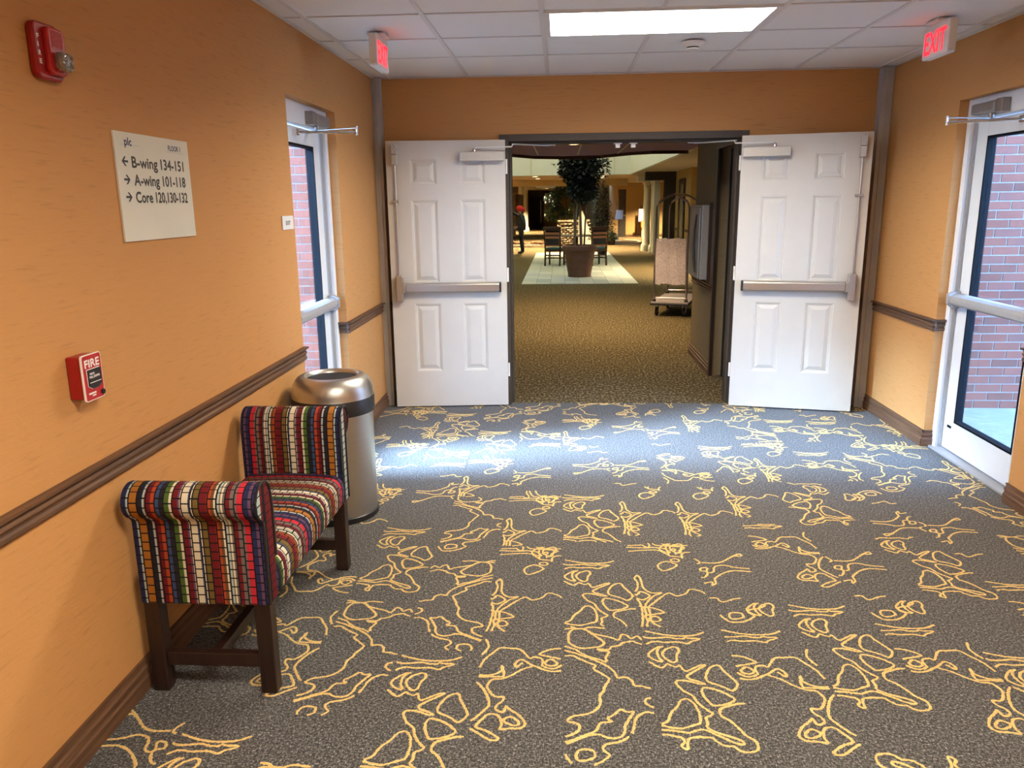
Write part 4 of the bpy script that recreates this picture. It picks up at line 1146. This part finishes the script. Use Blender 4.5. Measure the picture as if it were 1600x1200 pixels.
# ------------------------------------------------------------------ reading stand, poster stand, orange chair
rs = thing('reading_stand', 'reading stand with a tilted white board in front of the dark narrow door', 'stand', (2.45, 34, 0))
MB().loft([[(2.28,33.9,.90),(2.62,33.9,.90),(2.66,34.1,1.28),(2.36,34.1,1.28)], [(2.28,33.88,.91),(2.62,33.88,.91),(2.66,34.08,1.29),(2.36,34.08,1.29)]]).build('board', 'paper', rs)
MB().tube([(2.46,34.02,0.02),(2.46,34.02,1.05)], .03, 8).build('post', 'cream_white', rs); MB().lathe([(.17,0),(.17,.02),(.05,.03)], (2.46,34.02,0), 18).build('base', 'cream_white', rs)
ea = thing('poster_stand', 'dark easel carrying a pale poster against the gold wall', 'easel', (3.85, 37.9, 0))
for a, b in ((3.62, 3.78), (4.12, 3.92)): MB().tube([(a, 37.7, 0), (b, 37.95, 1.45)], .022, 6).build('leg', 'chair_wood', ea)
MB().tube([(3.85, 38.12, 0), (3.85, 37.97, 1.40)], .02, 6).build('leg', 'chair_wood', ea)
MB().box(3.66, 4.06, 37.76, 37.80, .72, 1.30).build('poster', 'poster', ea); MB().box(3.60, 4.12, 37.68, 37.76, .68, .72).build('ledge', 'chair_wood', ea)
oc = thing('orange_chair', 'small orange upholstered chair under the poster', 'chair', (3.93, 37.2, 0))
MB().box(3.74, 4.12, 37.0, 37.4, .36, .46).build('seat', 'orange_seat', oc, bevel=.02); MB().box(3.74, 4.12, 37.36, 37.42, .46, .78).build('backrest', 'orange_seat', oc, bevel=.02)
for x in (3.76, 4.10):
    for y in (37.03, 37.37): MB().box(x-.02, x+.02, y-.02, y+.02, 0, .36).build('leg', 'cream_white', oc)

# ------------------------------------------------------------------ luggage cart with bubble wrap
lcart = thing('luggage_cart', 'chrome bird-cage luggage cart with dark platform right of the inlay', 'luggage cart', (1.74, 11.87, 0), -.31, local=True)
WX, LY = .46, 1.06
MB().box(-WX/2-.05, WX/2+.05, -LY/2-.07, LY/2+.07, .165, .20).build('bumper', 'cart_rubber', lcart, bevel=.012)
MB().box(-WX/2-.035, WX/2+.035, -LY/2-.055, LY/2+.055, .195, .215).build('deck', 'cart_deck', lcart, bevel=.004)
for sx in (-1, 1):
    for sy in (-1, 1):
        x, y = sx*WX/2, sy*LY/2
        pth = [(x, y, .215), (x, y, 1.48), (x*.97, y, 1.56), (x*.86, y*.98, 1.615), (x*.3, y*.86, 1.70), (0, y*.8, 1.725)]
        MB().tube(pth, .0155, 10).build('cage_tube', 'cart_metal', lcart, smooth=True)
        MB().lathe([(.028,.21),(.028,.235),(.018,.25)], (x, y, 0), 12).build('tube_socket', 'black_plastic', lcart, smooth=True)
        cx, cy = x*.86, y*.86
        wh = MB().tube([(cx-.018, cy, .065), (cx+.018, cy, .065)], .065, 18); wo = wh.build('wheel', 'cart_rubber', lcart)
        MB().box(cx-.026, cx-.02, cy-.02, cy+.02, .05, .165).box(cx+.02, cx+.026, cy-.02, cy+.02, .05, .165).build('caster_fork', 'cart_metal', wo)
MB().tube([(0, -LY*.4, 1.725), (0, LY*.4, 1.725)], .0155, 10).build('hanging_rail', 'chrome', lcart, smooth=True)
for sy in (-1, 1): MB().tube([(-WX/2, sy*LY/2, .27), (WX/2, sy*LY/2, .27)], .012, 8).build('low_rail', 'cart_metal', lcart, smooth=True)
MB().tube([(-WX/2, -LY/2, 1.075), (WX/2, -LY/2, 1.075)], .012, 8).build('cross_rail', 'cart_metal', lcart, smooth=True)
bw = thing('bubble_wrap', 'sheet of clear bubble wrap draped over the luggage cart rail', 'bubble wrap', (1.74, 11.87, 0), -.31, local=True)
sh = MB(); rings = []
rnd = random.Random(9)
prof = [(-.030,.47),(-.040,.62),(-.045,.80),(-.040,.98),(-.030,1.07),(-.018,1.098),(0,1.106),(.018,1.098),(.034,1.06),(.075,.90),(.115,.70),(.15,.50)]
for i in range(15):
    x = -WX/2+.018 + (WX-.036)*i/14
    rings.append([(x - (.10*max(0, (1.05-z))*(1-i/7) if y > .03 and i < 7 else 0), -LY/2+y+rnd.uniform(-.006,.006)+.01*math.sin(i*1.3+z*6), z+rnd.uniform(-.012,.012)) for y, z in prof])
rings_b = [[(x, y+(.008 if k > 6 else -.008), z+(.008 if 4 <= k <= 8 else 0)) for k, (x, y, z) in enumerate(r)] for r in rings]
sh.loft(rings, False, False); sh.loft(rings_b, False, False)
sh.build('sheet', 'bubble_wrap', bw, smooth='all')

# ------------------------------------------------------------------ the person
def skin_mesh(joints, edges, levels=2):
    me = bpy.data.meshes.new('body'); me.from_pydata([j[:3] for j in joints], edges, [])
    o = bpy.data.objects.new('body_tmp', me); COL.objects.link(o)
    md = o.modifiers.new('Skin', 'SKIN'); md.use_smooth_shade = True
    for v, j in zip(me.skin_vertices[0].data, joints):
        v.radius = (j[3], j[4] if len(j) > 4 else j[3])
    me.skin_vertices[0].data[0].use_root = True
    sb = o.modifiers.new('Sub', 'SUBSURF'); sb.levels = levels; sb.render_levels = levels
    dg = bpy.context.evaluated_depsgraph_get()
    out = bpy.data.meshes.new_from_object(o.evaluated_get(dg))
    bpy.data.objects.remove(o); bpy.data.meshes.remove(me)
    return out
J = [(0,0,.84,.115,.13),(.02,0,.98,.11,.13),(.01,0,1.12,.115,.15),(-.01,0,1.21,.075,.11),(-.035,0,1.275,.045),(-.06,0,1.345,.068),(-.055,0,1.425,.078),
     (0,.085,.78,.085),(-.01,.09,.45,.058),(.03,.09,.09,.042),(-.12,.10,.035,.036),
     (0,-.085,.78,.085),(.02,-.09,.45,.058),(.06,-.09,.09,.042),(-.09,-.10,.035,.036),
     (-.01,.17,1.20,.055),(-.16,.19,1.27,.043),(-.37,.16,1.39,.033),(-.44,.15,1.43,.036),
     (-.01,-.17,1.19,.055),(.06,-.21,.97,.046),(-.12,-.19,.88,.034),(-.19,-.17,.865,.034)]
Ed = [(0,1),(1,2),(2,3),(3,4),(4,5),(5,6),(0,7),(7,8),(8,9),(9,10),(0,11),(11,12),(12,13),(13,14),(3,15),(15,16),(16,17),(17,18),(3,19),(19,20),(20,21),(21,22)]
def fingers(base, dirv, side):
    i0 = len(J)
    b = Vector(base); d = Vector(dirv).normalized(); s = Vector(side).normalized(); n_ = d.cross(s)
    for k, (o, l) in enumerate(((-.027,.06),(-.009,.07),(.009,.066),(.027,.05))):
        j = len(J); p = b + s*o
        J.append((*(p + d*l*.5), .009)); J.append((*(p + d*l + n_*-.012), .008)); Ed.extend([(fingers.root, j), (j, j+1)])
    j = len(J); p = b + s*-.035 - d*.02
    J.append((*(p - s*.02 + d*.01), .010)); J.append((*(p - s*.03 + d*.04), .009)); Ed.extend([(fingers.root, j), (j, j+1)])
fingers.root = 18; fingers((-.46,.15,1.44), (-.9,-.05,.45), (0,1,0))
fingers.root = 22; fingers((-.21,-.17,.86), (-1,.1,-.15), (0,0,1))
body = skin_mesh(J, Ed)
for m_ in ('cloth_black', 'jeans', 'skin', 'black_plastic'): body.materials.append(MAT[m_])
for p in body.polygons:
    p.use_smooth = True
    x, y, z = p.center
    if x < -.38 and z > 1.3 or (x < -.13 and .8 < z < .95): k = 2
    elif z > 1.285 and abs(y) < .12 and x < .05: k = 2
    elif z < .075: k = 3
    elif z < .80: k = 1
    else: k = 0
    p.material_index = k
pe = thing('person', 'person in a red head wrap and dark jacket reaching up, seen from the side', 'person', (-1.27, 25.8, 0), .1, local=True)
bo = bpy.data.objects.new('body', body); COL.objects.link(bo); bo.parent = pe
hat = MB().lathe([(.088,1.385),(.105,1.43),(.11,1.475),(.095,1.52),(.05,1.55),(.01,1.557)], (-.045,0,0), 16); hat.tube([(.03,0,1.46),(.085,.01,1.44),(.10,.01,1.36)], [.055,.05,.025], 8)
hat.build('head_wrap', 'hat_red', pe, smooth='all')
fa = MB(); fa.tube([(-.125,0,1.375),(-.150,0,1.352),(-.125,0,1.345)], [.008,.012,.008], 6); fa.build('nose', 'skin', pe, smooth=True)
MB().cbox((-.125,.032,1.385), (.012,.022,.010)).cbox((-.125,-.032,1.385), (.012,.022,.010)).build('eyes', 'black', pe)
MB().cbox((-.122,0,1.318), (.012,.04,.008)).build('mouth', 'red_dark', pe)
MB().loft([[(-.14,-.19,.78),(.14,-.19,.78),(.14,.19,.78),(-.14,.19,.78)], [(-.135,-.185,.98),(.145,-.185,.98),(.145,.185,.98),(-.135,.185,.98)], [(-.10,-.15,1.2),(.10,-.15,1.2),(.10,.15,1.2),(-.10,.15,1.2)]]).build('jacket', 'cloth_black', pe, bevel=.04, segs=3, smooth=True)
